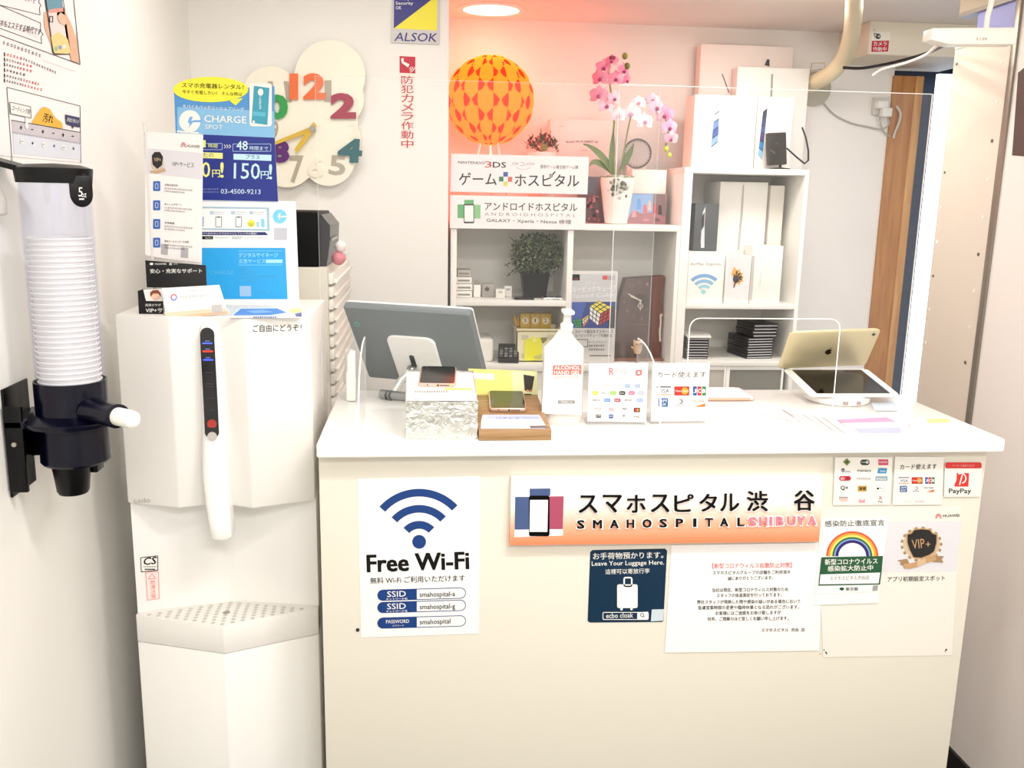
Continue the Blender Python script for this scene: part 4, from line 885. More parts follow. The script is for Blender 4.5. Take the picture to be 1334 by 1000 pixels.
# foil wrapped box with phone and card
yB = onz(575, 571.5, ZT).y
FO = bpy.data.materials.new('crumpled_foil'); FO.use_nodes = True; n = FO.node_tree.nodes; l = FO.node_tree.links; b = n['Principled BSDF']
b.inputs['Base Color'].default_value = hexc('#d9d9d2'); b.inputs['Metallic'].default_value = .75; b.inputs['Roughness'].default_value = .32
tc = n.new('ShaderNodeTexCoord'); vo = n.new('ShaderNodeTexNoise'); vo.inputs['Scale'].default_value = 70; vo.inputs['Detail'].default_value = 5; vo.inputs['Distortion'].default_value = 1.2; bp = n.new('ShaderNodeBump'); bp.inputs['Strength'].default_value = .8; bp.inputs['Distance'].default_value = .006
l.new(tc.outputs['Object'], vo.inputs['Vector']); l.new(vo.outputs['Fac'], bp.inputs['Height']); l.new(bp.outputs['Normal'], b.inputs['Normal'])
xA, xB = at(528, 550, yB).x, at(622, 550, yB).x; zA = at(575, 523, yB).z
DF = .15; zA2 = at(570, 482, yB+DF).z; TF_ = math.atan2(zA2-zA, DF)
bm = bmesh.new(); bmesh.ops.create_cube(bm, size=1); bmesh.ops.subdivide_edges(bm, edges=list(bm.edges), cuts=7, use_grid_fill=True)
for v in bm.verts:
    fy_ = v.co.y+.5; top = zA+(zA2-zA)*fy_; k_ = v.co.z+.5
    v.co = Vector((xA+(v.co.x+.5)*(xB-xA), yB+fy_*DF, ZT+k_*(top-ZT)))
    for i in range(3): v.co[i] += random.uniform(-.0012, .0012)
    if k_ < .01: v.co.z = ZT
    v.co.z = max(ZT, min(v.co.z, top))
g = MB(); g.bm(bm, FO, True); tag(g.build('foil_box'), 'foil wrapped silver box holding a phone near left end of counter', 'box')
# a lying phone: body, screen, camera ports
def phone(name, label, c, w, d, ang, z, frame, tilt=0):
    t = thing(name, (c.x, c.y, z), label, 'smartphone'); R_ = RX(tilt) @ RZ(ang); o3 = Vector((c.x, c.y, z))
    def f(u, v, zz): return o3 + R_ @ Vector((u*w/2, v*d/2, zz-z))
    a = rrpts(-1, -1, 1, 1, .16); g = MB(); g.loft([[f(u*k, v*(1-(1-k)*.5), zz) for u, v in a] for zz, k in ((z, .97), (z+.0015, 1), (z+.0055, 1), (z+.007, .975))], M(frame, .25, metal=.6))
    for u in (-.5, .05, .2, .3, .4, .5, .6): pq = f(u, -1, z+.0035); g.cyl(pq+R_ @ Vector((0, .001, 0)), pq-R_ @ Vector((0, .0006, 0)), .0013 if u != .05 else .002, M('#30282a', .5), 8)
    g.build('case', t)
    g = MB(); g.add([f(u*.93, v*.975, z+.0074) for u, v in a], [list(range(len(a)))], M('#0c1210', .12, spec=.6)); sc_ = g.build('glass_screen', t)
    return t
def onsl(x, y, y0, z0, t):                          # the point of a slope (rising away from the viewer) that a pixel shows
    n = Vector((0, -math.sin(t), math.cos(t))); p = Vector((0, y0, z0)); d = ray(x, y); return EYE + d*((p-EYE).dot(n)/d.dot(n))
pa_, pb_ = onsl(571, 505, yB, zA, TF_), onsl(570, 483, yB, zA, TF_); cA = (pa_+pb_)/2
phone('smartphone', 'smartphone with dark screen lying on the foil wrapped box', cA, .066, (pb_-pa_).length*1.02, -3, cA.z+.0018, '#e3c2b2', math.degrees(TF_))
s = Sheet((0, yB, zA+.0012), (0, -math.sin(TF_), math.cos(TF_))).zoom(440, 380, 5)
s.base([(448, 520), (875, 526), (893, 640), (905, 708), (450, 708)], M('#f7f5f0', .5), t=.0004); s.poly([(700, 626), (875, 626), (880, 640), (690, 640)], M('#dfe67a', .5)); s.specks(500, 642, 720, 14, M('#8a8880', .5)); s.specks(488, 690, 545, 10, M('#a9a8c0', .5))
s.build('price_card', 'white card covering the top of the foil wrapped box under the phone', 'card')
# wooden block with phone, card and yellow flyer
yK = onz(670, 573.5, ZT).y; xK0, xK1 = at(624, 567, yK).x, at(718.5, 567, yK).x; zK = at(670, 560, yK).z
DK = 1.70-yK; zK2 = at(655, 514, 1.70).z; TK = math.atan2(zK2-zK, DK)
wb = MB().prism([(xK0, yK, ZT), (xK0, yK, zK), (xK0, yK+DK, zK2), (xK0, yK+DK, ZT)], (xK1-xK0, 0, 0), WOOD('#8a6844', '#b48e62', 16, 0), .0012); tag(wb.build('wooden_block'), 'flat light brown wooden block beside the foil wrapped box', 'wooden block')
pa_, pb_ = onsl(663, 537, yK, zK, TK), onsl(658, 514, yK, zK, TK); cB = (pa_+pb_)/2
phone('smartphone', 'smartphone with green tinted screen lying on the wooden block', cB, .068, (pb_-pa_).length, -3, cB.z+.0008, '#d8b8a4', math.degrees(TK))
s = Sheet((0, yK, zK+.0012), (0, -math.sin(TK), math.cos(TK))).zoom(600, 430, 6.25)
s.base([(180, 688), (640, 688), (690, 770), (690, 800), (165, 800), (168, 740)], M('#f4f4fa', .5), t=.0004); s.poly([(225, 690), (640, 690), (655, 722), (205, 722)], M('#b9c6f2', .5)); s.text('パズドラ', 282, 722, 478, 16, M('#5060a8', .5), bold=.02, L=2); s.specks(500, 708, 640, 9, M('#8aa0dc', .5)); s.poly([(560, 778), (690, 775), (700, 795), (570, 796)], M('#6a5f62', .5), 2)
s.build('price_card', 'small white and blue card lying before the phone on the wooden block', 'card')
yY = 1.703
s = Sheet((0, yY, ZT), (0, -1, .02)).zoom(600, 430, 6.25)
s.base([(60, 312), (622, 335), (632, 540), (480, 520), (140, 540)], M('#eef08c', .5), t=.0006); s.poly([(105, 345), (275, 355), (275, 405), (105, 395)], M('#fbfbe6', .5)); s.poly([(410, 332), (622, 337), (630, 535), (480, 512), (430, 510)], M('#f3f6c0', .5)); s.poly([(512, 360), (602, 376), (580, 500), (522, 490)], M('#3d3a34', .5), 3); s.disc(546, 492, 10, M('#e8a07a', .5), 4); s.disc(572, 490, 9, M('#c87a5a', .5), 4); s.poly([(480, 516), (580, 518), (575, 526), (490, 524)], M('#4a443c', .5), 4)
yf = s.build('yellow_flyer', 'lime yellow flyer propped upright behind the phone on wooden block', 'flyer')
# alcohol gel pouch
yP = 1.60; gx0, gx1 = at(708, 510, yP).x, at(762, 510, yP).x; gz = at(735, 446, yP).z
gl = thing('hand_gel_pouch', ((gx0+gx1)/2, yP+.02, ZT), 'clear alcohol hand gel pouch with a red label block', 'hand gel pouch')
g = MB(); rings = []
CP = bpy.data.materials.new('clear_pouch'); CP.use_nodes = True; nn = CP.node_tree.nodes['Principled BSDF']; nn.inputs['Base Color'].default_value = hexc('#ebe5de'); nn.inputs['Roughness'].default_value = .25; nn.inputs['Alpha'].default_value = .9
for z, hw, d in ((ZT, .94, .020), (ZT+.01, 1, .024), (ZT+.06, 1, .026), (gz-.03, 1, .016), (gz-.012, .97, .010), (gz+.004, .55, .008), (gz+.02, .26, .010)):
    cx = (gx0+gx1)/2; ww = (gx1-gx0)/2*hw; rings.append([Vector((cx+ww*(abs(math.cos(t))**.6)*(1 if math.cos(t) > 0 else -1), yP+.022+d*math.sin(t), z)) for t in [2*PI*k/28 for k in range(28)]])
g.loft(rings, CP); g.build('pouch', gl)
g = MB().lathe([(.011, gz+.018), (.012, gz+.03), (.007, gz+.034), (.005, gz+.05), (.001, gz+.051)], M('#f8f6f2', .35), ((gx0+gx1)/2+.004, yP+.022, 0), 20); g.box(((gx0+gx1)/2-.006, yP-.006, gz+.05), ((gx0+gx1)/2+.014, yP+.032, gz+.058), M('#f8f6f2', .35), .003); g.build('pump_head', gl)
s = Sheet((0, yP-.008, 0), (0, -1, 0)).zoom(600, 430, 6.25); RL = M('#ef6e66', .5)
s.base([(690, 160), (995, 155), (985, 690), (660, 680)], M('#efe9e2', .4), t=.0006)
s.poly([(752, 285), (985, 282), (985, 362), (750, 365)], RL); s.text('ALCOHOL', 764, 320, 974, 30, WHITE, bold=.04, L=2); s.text('HAND GEL', 762, 360, 974, 30, WHITE, bold=.04, L=2); s.specks(760, 375, 970, 12, M('#f3a8a2', .5)); s.specks(785, 398, 945, 8, M('#d8d4d0', .5))
s.disc(850, 243, 5, M('#9a9894', .5)); s.specks(840, 540, 920, 14, M('#d8d4d0', .5)); s.rect(792, 570, 932, 598, M('#8f8d8b', .5)); s.text('手指消毒ジェル', 815, 592, 910, 17, WHITE, L=2); s.specks(830, 605, 895, 6, M('#d0ccc8', .5)); s.specks(838, 640, 875, 7, M('#d0ccc8', .5))
s.build('label_print', parent=gl)
# two clear stands with payment cards
def stand(name, label, pts, z, Y, prints, zfoot):
    t = thing(name, at(z[0]+(pts[0][0]+pts[1][0])/2/z[2], z[1]+pts[2][1]/z[2], Y), label, 'card stand'); t.location.z = ZT
    s = Sheet((0, Y, ZT), (0, -1, .0)).zoom(*z); s.base(pts, M('#ebe4e1', .4), t=.001); prints(s); s.build('card', parent=t)
    a, b = s.P(*pts[3]), s.P(*pts[2]); g = MB(); g.box((a.x-.0005, Y+.0015, ZT), (b.x-.001, Y+.0035, s.P(*pts[0]).z), ACR(.1, .06)); g.box((a.x-.0005, Y-.004, ZT), (b.x-.001, Y+.05, ZT+.0025), ACR(.15, .08)); g.build('clear_holder', t)
def pr3(s):
    s.text('R', 512, 388, 542, 48, M('#ee6a72', .5), bold=.02); s.text('Pay', 552, 384, 632, 44, M('#f2b4ba', .5), bold=.0); s.poly([(684, 356), (722, 352), (722, 386), (690, 394), (680, 376)], M('#f06a66', .5)); s.disc(702, 372, 9, M('#fbe0dc', .5), 2); s.specks(500, 404, 650, 9, M('#d8d0d0', .5)); s.specks(672, 402, 730, 7, M('#f0c0bc', .5))
    cs = [('#d8d4d2', '#f3c4c4', '#e6c9d0', '#9fb0d8', '#a8b0c0'), ('#e6cf4a', '#e2dedb', '#8ec24e', '#30382a', '#ef6a8c', '#b0b4c4'), ('#5b5b5e', '#4f8ad8', '#b02840', '#c4c2c4', '#8aa8dc')]
    for i, x in enumerate((446, 500, 565, 630, 695)): s.rr(x-18, 445, x+18, 472, 6, M(cs[0][i], .5)); 
    for i, x in enumerate((422, 478, 537, 596, 656, 716)): s.rr(x-20, 490, x+20, 516, 10, M(cs[1][i], .5)); s.specks(x-13, 500, x+13, 7, WHITE if i not in (1,) else INK, L=3)
    for i, x in enumerate((430, 500, 565, 634, 708)): (s.rr(x-20, 538, x+20, 560, 5, M(cs[2][i], .5)), s.specks(x-14, 545, x+14, 8, WHITE, L=3)) if i not in (0, 3) else s.specks(x-24, 544, x+24, 9, INK)
    s.text('Rakuten', 420, 606, 466, 10, RED, y1=604); s.text('Card', 425, 618, 460, 9, RED); s.text('楽天', 512, 606, 540, 10, RED, bold=.02); s.rr(508, 608, 544, 618, 3, M('#e9a0a0', .5)); s.text('VISA', 592, 612, 626, 14, INK, bold=.02)
    s.rr(670, 598, 710, 626, 3, M('#241a18', .5)); s.disc(684, 612, 8, M('#d8302a', .5), 2); s.disc(696, 612, 8, M('#e08a2a', .5), 3)
    s.rr(426, 640, 460, 662, 3, M('#3c3634', .5)); s.text('JCB', 430, 656, 456, 12, WHITE, L=3); s.rr(510, 640, 538, 666, 2, M('#2c4a94', .5)); s.text('AMEX', 513, 656, 535, 8, WHITE, L=3); s.disc(606, 648, 8, M('#8a8c90', .5)); s.specks(590, 658, 625, 6, M('#8a8c90', .5)); s.specks(670, 650, 705, 9, M('#55504c', .5)); s.rect(695, 658, 710, 664, M('#d8904a', .5))
stand('payment_card_stand', 'clear stand with white card of many payment marks beside the gel pouch', [(382, 312), (762, 308), (750, 692), (372, 684)], (690, 410, 4.94), 1.60, pr3, 548)
def pr4(s):
    s.text('カード使えます', 818, 404, 1132, 40, M('#4a4644', .5), bold=.0, skew=.12)
    cards(s, 815, 460, 1.22)
    s.text('※ サインレス・一括払', 900, 654, 1000, 9, M('#8a8480', .5)); s.text('対応', 1004, 654, 1036, 10, M('#c25a58', .5))
stand('card_sign_stand', 'clear stand with white card of six credit card marks beside right acrylic foot', [(790, 312), (1160, 308), (1140, 682), (780, 686)], (690, 410, 4.94), 1.606, pr4, 548)
# flat papers on the counter
def flat(name, label, pts, z, col, prints=None, k=1):
    s = Sheet((0, 0, ZT+.0006*k), (0, 0, 1)); s.z = z; s.base(pts, M(col, .5), t=.0005)
    if prints: prints(s)
    s.build(name, label, 'paper')
def f1(s):
    for i in range(6): s.poly([(70+i*48, 598+i*6), (75+i*48, 596+i*6), (240+i*40, 712), (225+i*40, 712)], M('#d9d3d6', .5))
    s.poly([(20, 590), (140, 596), (180, 630), (60, 612)], M('#f4e2e6', .5), 2); s.path([(0, 612), (170, 655), (205, 650), (110, 595)], 3, M('#ecc9d0', .5), 2)
flat('tariff_sheet', 'white form with pale pink ruling lying flat before the tablets', [(-250, 600), (-130, 560), (60, 560), (390, 712), (-120, 712)], (990, 380, 3.878), '#fbf4f3', f1)
def f2(s):
    s.poly([(390, 645), (640, 633), (690, 655), (410, 662)], M('#f2a6cc', .5)); s.poly([(475, 690), (712, 686), (716, 714), (500, 714)], M('#c2c4ee', .5)); s.poly([(420, 664), (692, 657), (704, 684), (460, 688)], M('#f8e0ee', .5)); s.poly([(560, 560), (690, 560), (700, 600), (580, 600)], M('#e8f0fa', .5))
flat('leaflet', 'pink and lilac striped leaflet lying flat in front of the tablets', [(385, 640), (640, 625), (722, 716), (490, 720)], (990, 380, 3.878), '#faf2f8', f2)
def f3(s):
    s.poly([(840, 642), (960, 640), (955, 660), (850, 662)], M('#f3e49a', .5)); s.poly([(745, 660), (850, 670), (830, 690), (760, 686)], M('#dcdce2', .5)); s.poly([(1000, 686), (1070, 682), (1080, 698), (1010, 702)], M('#f8dde6', .5))
flat('leaflet', 'white leaflet with a yellow corner lying flat near counter right end', [(745, 640), (960, 634), (1100, 705), (770, 714)], (990, 380, 3.878), '#f9f7f4', f3)
# paper tray behind the card stand
pt_ = thing('letter_tray', onz(953, 520, ZT), 'low white tray of papers with an orange edge under the hand slot', 'tray')
g = MB(); a = onz(905, 522, ZT); b = onz(988, 521, ZT); g.box((a.x, a.y, ZT), (b.x-.012, a.y+.09, ZT+.010), M('#dedbe0', .4), .003); g.cyl((b.x-.012, a.y+.006, ZT+.004), (b.x-.012, a.y+.084, ZT+.004), .0045, M('#c9b9b0', .4), 12); g.build('tray', pt_)
g = MB(); g.box((a.x, a.y-.001, ZT+.0102), (b.x-.03, a.y+.07, ZT+.014), M('#f6f4f2', .5)); g.build('papers', pt_); g = MB(); g.box((a.x+.01, a.y-.0012, ZT+.001), (b.x-.02, a.y-.0002, ZT+.006), M('#eeb49c', .5)); g.build('orange_edge', pt_)

# tablets
yT = 1.105
def tabquad(ps): return [EYE+(Vector(p)-EYE)*yT for p in ps]
tb = thing('tablet', (.90, 1.83, ZT), 'white tablet lying face up on a round white stand at counter right', 'tablet')
Q = tabquad(((.712, 1.714, 1.125), (.885, 1.716, 1.125), (.886, 1.581, 1.101), (.71, 1.582, 1.101)))
def tabslab(Q, m, t, r=.06, up=Vector((0, 0, 1))):
    ex = (Q[1]-Q[0]+Q[2]-Q[3]); ey = (Q[0]-Q[3]+Q[1]-Q[2]); w, h = ex.length/2, ey.length/2; ex.normalize(); ey = (ey-ex*ey.dot(ex)).normalized(); nn = ex.cross(ey); c = (Q[0]+Q[1]+Q[2]+Q[3])/4
    if nn.dot(up) < 0: nn = -nn
    f = lambda u, v, d: c+ex*u*w/2+ey*v*h/2+nn*d
    a = rrpts(-1, -1, 1, 1, r*2); g = MB(); g.loft([[f(u*k, v*k, d) for u, v in a] for d, k in ((-t, .97), (-t*.5, 1), (-.0005, 1), (0, .99))], m); return g, f
g, f = tabslab(Q, M('#f8f7f4', .3), .006); g.build('body', tb)
g = MB(); g.add([f(u, v, .0005) for u, v in ((-.82, -.9), (.82, -.9), (.82, .9), (-.82, .9))], [[0, 1, 2, 3]], M('#15120f', .08, spec=.7)); g.build('screen', tb)
cT = (Q[2]+Q[3])/2+Vector((.0, .055, 0)); g = MB().lathe([(.062, ZT), (.066, ZT+.004), (.066, ZT+.012), (.05, ZT+.022), (.001, ZT+.022)], M('#f3f1ec', .35), (cT.x-.012, cT.y, 0), 40)
for a0, c_ in ((-105, '#a89a96'), (-92, '#e8eaf2'), (-80, '#b89a94')):
    pa = [Vector((cT.x-.012+.0664*math.cos(math.radians(a0+k*2.5)), cT.y+.0664*math.sin(math.radians(a0+k*2.5)), z)) for k in range(5) for z in (ZT+.004, ZT+.011)]
    g.add(pa, [(2*k, 2*k+2, 2*k+3, 2*k+1) for k in range(4)], M(c_, .4))
g.build('round_stand', tb)
Q2 = [EYE+(Vector(p)-EYE)*1.11 for p in ((.688, 1.632, 1.202), (.865, 1.622, 1.205), (.872, 1.684, 1.131), (.702, 1.70, 1.115))]
tb2 = thing('tablet', (.88, 1.86, ZT), 'gold backed tablet tilted upright behind the white tablet at counter right', 'tablet')
Q2 = [p+Vector((0, .016, .008)) for p in Q2]
g, f = tabslab(Q2, M('#d9cda6', .4, metal=.3), .007, up=Vector((0, -1, 0))); g.build('back_shell', tb2)
g = MB()                                             # fruit mark: a bitten disc with a leaf
o = []
for k in range(30):
    t = 2*PI*k/30; r = .115*(1+.10*math.cos(2*t)**2-.12*math.exp(-((t-PI/2)/.3)**2)); x, y = r*.62*math.cos(t), r*1.25*math.sin(t)
    if math.hypot(x-.098, (y-.02)*.6) < .038: x -= .035
    o.append(f(x+.02, y-.12, .0006))
g.add(o, [list(range(30))], M('#2a1a12', .3)); g.add([f(.02, .04, .0006), f(.045, .06, .0006), f(.06, .115, .0006), f(.03, .095, .0006)], [[0, 1, 2, 3]], M('#2a1a12', .3)); g.build('fruit_mark', tb2)
g = MB(); p = f(.88, .76, 0); p2 = f(.88, .76, .0012); g.cyl(p, p2, .0035, M('#1c1814', .3), 14); g.build('camera_lens', tb2)
g = MB(); g.tube([f(0, -.2, -.0072), f(0, -.6, -.02), (.875, 1.906, ZT+.003)], .0035, M('#efece4', .4), 8); g.build('back_rest', tb2)
# ================================================================ bookcase behind the counter
yb = 2.70; dB = .28
TX0 = at(882, 400, 2.70).x                         # where the tall unit begins
def X(px, py, Y=yb): return at(px, py, Y).x
def Z(py, px=740, Y=yb): return at(px, py, Y).z
WH = M('#faf7f0', .45)
bx0, bx1 = X(587, 340), TX0-.001; t_ = .018
zt1, zt0 = Z(291.5), Z(299.5)                       # top board
zs1, zs0 = Z(391, 660), Z(398.5, 660)               # left shelf
zb1, zb0 = Z(475, 740), Z(484, 740)                 # lower board
xd0, xd1 = X(738.5, 350), X(746, 350)
bc = thing('bookcase', ((bx0+bx1)/2, yb+dB/2, 0), 'white open bookcase behind the counter holding plants clocks and boxes', 'bookcase')
MB().box((bx0, yb, zt0), (bx1, yb+dB, zt1), WH, .001).build('top_board', bc)
MB().box((bx0, yb, 0), (bx0+t_, yb+dB, zt0), WH, .001).build('side_panel', bc)
MB().box((bx1-.012, yb, 0), (bx1, yb+dB, zt0), WH, .001).build('side_panel', bc)
MB().box((xd0, yb, zb1), (xd1, yb+dB, zt0), WH, .001).build('divider', bc)
MB().box((bx0+t_, yb, zs0), (xd0, yb+dB, zs1), WH, .001).build('shelf', bc)
MB().box((bx0+t_, yb, zb0), (bx1-.012, yb+dB, zb1), WH, .001).build('shelf', bc)
MB().box((bx0+t_, yb+dB-.006, 0), (bx1-.012, yb+dB, zt0), M('#fbf7ee', .5)).build('back_panel', bc)
ra = MB().box((bx0+t_, yb+dB-.02, Z(404, 660)-.0), (xd0, yb+dB-.006, Z(401, 660)+.004), M('#f7f3ea', .5)); ra.build('rail', bc)
# second hidden compartments below stay closed by a front panel
MB().box((bx0+t_, yb+.01, .04), (bx1-.012, yb+.025, zb0), WH).build('front_panel', bc)

# sign boards fixed to its front
s = Sheet((0, yb-.006, 0), (0, -1, 0)).zoom(570, 150, 6.352); GYT = M('#3f3b40', .5)
sg1 = thing('game_repair_sign', at(680, 250, yb-.005), 'white game repair sign board with four coloured cross squares above bookcase edge', 'sign')
s.base([(115, 318), (1252, 345), (1240, 655), (105, 632)], M('#f8efef', .4), t=.006)
s.text('NINTENDO', 170, 400, 388, 22, M('#1c181c', .5), y1=407, bold=.02); s.text('3', 392, 432, 448, 50, M('#c8503c', .4), bold=.03); s.text('DS', 458, 432, 565, 46, INK, y1=435, bold=.04)
s.path([(615, 418), (622, 395), (665, 395), (668, 404), (628, 410)], 5, M('#b9aeb4', .4)); s.path([(680, 418), (720, 414), (718, 396), (690, 392)], 5, M('#b9aeb4', .4)); s.path([(735, 420), (740, 395), (800, 396), (800, 408), (745, 410)], 5, M('#b9aeb4', .4)); s.arc(710, 420, 58, 64, 200, 340, M('#b9aeb4', .4), ky=.45)
s.text('携帯ゲーム機全般ゲーム機', 850, 442, 1164, 32, M('#4a464c', .5), y1=446, bold=.0)
s.text('ゲーム', 178, 578, 488, 104, M('#0c0a0c', .4), y1=580, bold=.022); s.text('ホスピタル', 640, 586, 1170, 100, M('#141214', .4), y1=592, bold=.022)
for (x0, y0, x1, y1), c in zip(((544, 470, 582, 508), (508, 508, 545, 548), (582, 510, 618, 550), (545, 550, 580, 586)), ('#2c50a0', '#1c7a4a', '#dc6450', '#e6d65c')): s.rect(x0, y0, x1, y1, M(c, .4), 2)
s.rect(545, 508, 582, 550, M('#e6ecf4', .4), 2)
for x in (930, 950): s.disc(x, 490, 10, M('#c8c2c6', .4), 2) if x == 930 else s.line(950, 492, 974, 466, 11, M('#3a3638', .4), 2)
s.build('board', parent=sg1)
MB().box((at(575+20, 254, yb).x, yb-.0015, zt1+.003), (at(742, 254, yb).x, yb+.006, zt1+.011), M('#8e8579', .5)).build('fixing_rail', sg1)
s = Sheet((0, yb-.008, 0), (0, -1, 0)).zoom(570, 150, 6.352)
s.base([(105, 660), (1228, 683), (1222, 948), (102, 935)], M('#f9f3f2', .4), t=.006)
G1, G2 = M('#62b070', .4), M('#8cc98a', .4)
s.rect(220, 700, 300, 740, G1); s.poly([(165, 738), (222, 738), (222, 852), (165, 850)], G1); s.poly([(300, 740), (356, 741), (355, 856), (300, 854)], G2); s.rr(217, 734, 303, 894, 10, M('#3a3634', .4), 2); s.rr(223, 746, 297, 880, 4, M('#fbf9f6', .4), 3)
s.text('アンドロイドホスピタル', 390, 785, 1155, 66, M('#151315', .4), y1=795, bold=.02)
s.text('A N D R O I D H O S P I T A L', 388, 830, 1145, 26, M('#a8a2a8', .4), y1=842, bold=.01)
s.text('GALAXY・Xperia・Nexus 修理', 406, 890, 1105, 40, M('#2c282e', .4), y1=906, bold=.01)
s.build('android_repair_sign', 'white android repair sign board with green cross and phone on bookcase front edge', 'sign')

zt1 += .0005; zs1 += .0005; zb1 += .0005
# -------- things on top of the bookcase
# coral ball lamp
rL = .131
cL = at(638.5, 131, yb+.15); zL = cL.z
lp = thing('ball_lamp', (cL.x, cL.y, zt1), 'glowing orange ball lamp of overlapping petal plates on tripod legs', 'lamp')
def TRL(h, e, tl):
    m = bpy.data.materials.new('lamp_plate'); m.use_nodes = True; n = m.node_tree.nodes; l = m.node_tree.links; n.remove(n['Principled BSDF']); o = n['Material Output']
    a = n.new('ShaderNodeBsdfTranslucent'); a.inputs[0].default_value = hexc(h); b = n.new('ShaderNodeBsdfDiffuse'); b.inputs[0].default_value = hexc(h); mx = n.new('ShaderNodeMixShader'); mx.inputs[0].default_value = tl
    em = n.new('ShaderNodeEmission'); em.inputs[0].default_value = hexc(h); em.inputs[1].default_value = e; ad = n.new('ShaderNodeAddShader')
    l.new(b.outputs[0], mx.inputs[1]); l.new(a.outputs[0], mx.inputs[2]); l.new(mx.outputs[0], ad.inputs[0]); l.new(em.outputs[0], ad.inputs[1]); l.new(ad.outputs[0], o.inputs[0]); return m
LY, LC = TRL('#fcac3e', .27, .75), TRL('#f04a30', .26, .75)
NP, DV = 9, 20.0                                     # plates round the ball, degrees between rows
ball = MB(); nU, nV = 216, 108; vs = []
def cell(lon, lat):
    """> 0 on a single plate (1 at its middle), <= 0 on the doubled crescents at its two sides"""
    v0 = (lat+4)/DV; r0 = math.floor(v0); st = 360/NP
    for ri in (r0, r0+1):
        dv = v0-ri; u = (lon/st + (.5 if ri % 2 else 0)) % 1.0; du = abs(u-.5)*2
        w = .5+.5*math.cos(PI*min(1, abs(dv)))
        w = max(0, min(1, w))
        if du <= w:
            return -.1 if .50+.15*dv*dv < du < .90-1.7*(dv+.02)**2 else (1-max(du/max(w, .05), abs(dv))**2*.9)
    return .05
for j in range(nV+1):
    lat = -90+180*j/nV
    for i in range(nU):
        lon = 360*i/nU; c = cell(lon, lat); r = rL*(.95+.07*max(0, c))
        vs.append(cL + Vector((r*math.cos(math.radians(lat))*math.cos(math.radians(lon)), r*math.cos(math.radians(lat))*math.sin(math.radians(lon)), r*math.sin(math.radians(lat))*.98)))
fy, fc = [], []
for j in range(nV):
    for i in range(nU):
        f = (j*nU+i, j*nU+(i+1) % nU, (j+1)*nU+(i+1) % nU, (j+1)*nU+i); c = cell(360*(i+.5)/nU, -90+180*(j+.5)/nV)
        (fy if c > 0 else fc).append(f)
ball.add(vs, fy, LY, True); ball.v = ball.v; k0 = len(ball.v)
i_ = ball.mi(LC)
for f in fc: ball.f.append(list(f)); ball.fm.append(i_); ball.sm.append(True)
ball.build('shade', lp)
for a in (200, 320, 80):
    d = Vector((math.cos(math.radians(a)), math.sin(math.radians(a)), 0)); g = MB().cyl(cL + d*.03 - Vector((0, 0, rL*.9)), Vector((cL.x, cL.y, zt1)) + d*.085, .0035, M('#f6e6e0', .4), 10); g.build('leg', lp)
def lampl(nm, e, col, r, z):
    bl = bpy.data.lights.new(nm, 'POINT'); bl.energy = e; bl.color = col; bl.shadow_soft_size = r
    blo = bpy.data.objects.new(nm, bl); C.objects.link(blo); blo.parent = lp; blo.location = (0, 0, z-zt1)
lampl('lamp_bulb', .22, (1, .80, .5), .02, zL+.06)
lampl('lamp_top_fill', .3, (1, .08, .06), .02, zL+rL+.03)       # red points added outside the closed shade to tint the wall behind
lampl('lamp_foot_fill', .5, (1, .14, .11), .02, zL-rL-.02)  # second added point, below the shade

def leafquad(mb, p, d, up, L, w, m, curl=.2):
    d = d.normalized(); s_ = d.cross(up)
    s_ = s_.normalized() if s_.length > 1e-4 else Vector((1, 0, 0)); nrm = s_.cross(d)
    mb.add([p, p+d*L*.45+s_*w/2+nrm*curl*L*.2, p+d*L-nrm*curl*L*.1, p+d*L*.45-s_*w/2+nrm*curl*L*.2], [(0, 1, 2, 3)], m)
def rdir(up=.2):
    while True:
        v = Vector((random.uniform(-1, 1), random.uniform(-1, 1), random.uniform(-1, 1)))
        if .2 < v.length < 1: v.normalize(); v.z += up; return v.normalized()
# small reddish plant in a pink pot
cp_ = at(706, 200, yb+.10); pz = zt1
pl1 = thing('small_plant', (cp_.x, cp_.y, pz), 'small reddish leaved plant in a round pale pot beside the ball lamp', 'potted plant')
MB().lathe([(.02, pz), (.034, pz+.004), (.044, Z(200)), (.043, Z(197)), (.001, Z(200))], M('#f3dcd2', .5), (cp_.x, cp_.y, 0), 28).build('pot', pl1)
g = MB(); c_ = Vector((cp_.x, cp_.y, Z(188)))
for i in range(230):
    d = rdir(.35); p = c_ + Vector((d.x*.05, d.y*.04, abs(d.z)*.042-.012))*random.uniform(.5, 1.05)
    leafquad(g, p, rdir(.5), Vector((0, 0, 1)), .016, .010, M(random.choice(['#a8442e', '#8c3a28', '#5c6a2c', '#c06a44', '#4a4a20']), .5))
for i in range(14): d = rdir(.6); g.cyl(c_-Vector((0, 0, .02)), c_+Vector((d.x*.055, d.y*.04, abs(d.z)*.05)), .001, M('#6a3a22', .6), 5)
g.ball(c_+Vector((.002, -.03, -.006)), .012, M('#8f8f4a', .6), 10); g.build('foliage', pl1)
# router carton behind
yR = yb+.20
s = Sheet((0, yR-.0004, 0), (0, -1, 0)).zoom(570, 150, 6.352)
rb = thing('router_carton', at(775, 240, yR), 'pale carton with small router print behind the orchid leaves', 'box')
pxbox(716, 156, 800, 240, yR, .07, M('#f6ded6', .5), zb=zt1, bev=.001).build('carton', rb)
s.text('Speed Wi-Fi NEXT', 1062, 232, 1290, 22, M('#4a2e28', .5), bold=.02); s.text('W', 1300, 232, 1330, 18, M('#4a2e28', .5)); s.specks(1004, 88, 1050, 8, M('#e89c94', .5)); s.specks(1180, 285, 1240, 10, M('#e4b4a8', .5)); s.build('print', parent=rb)
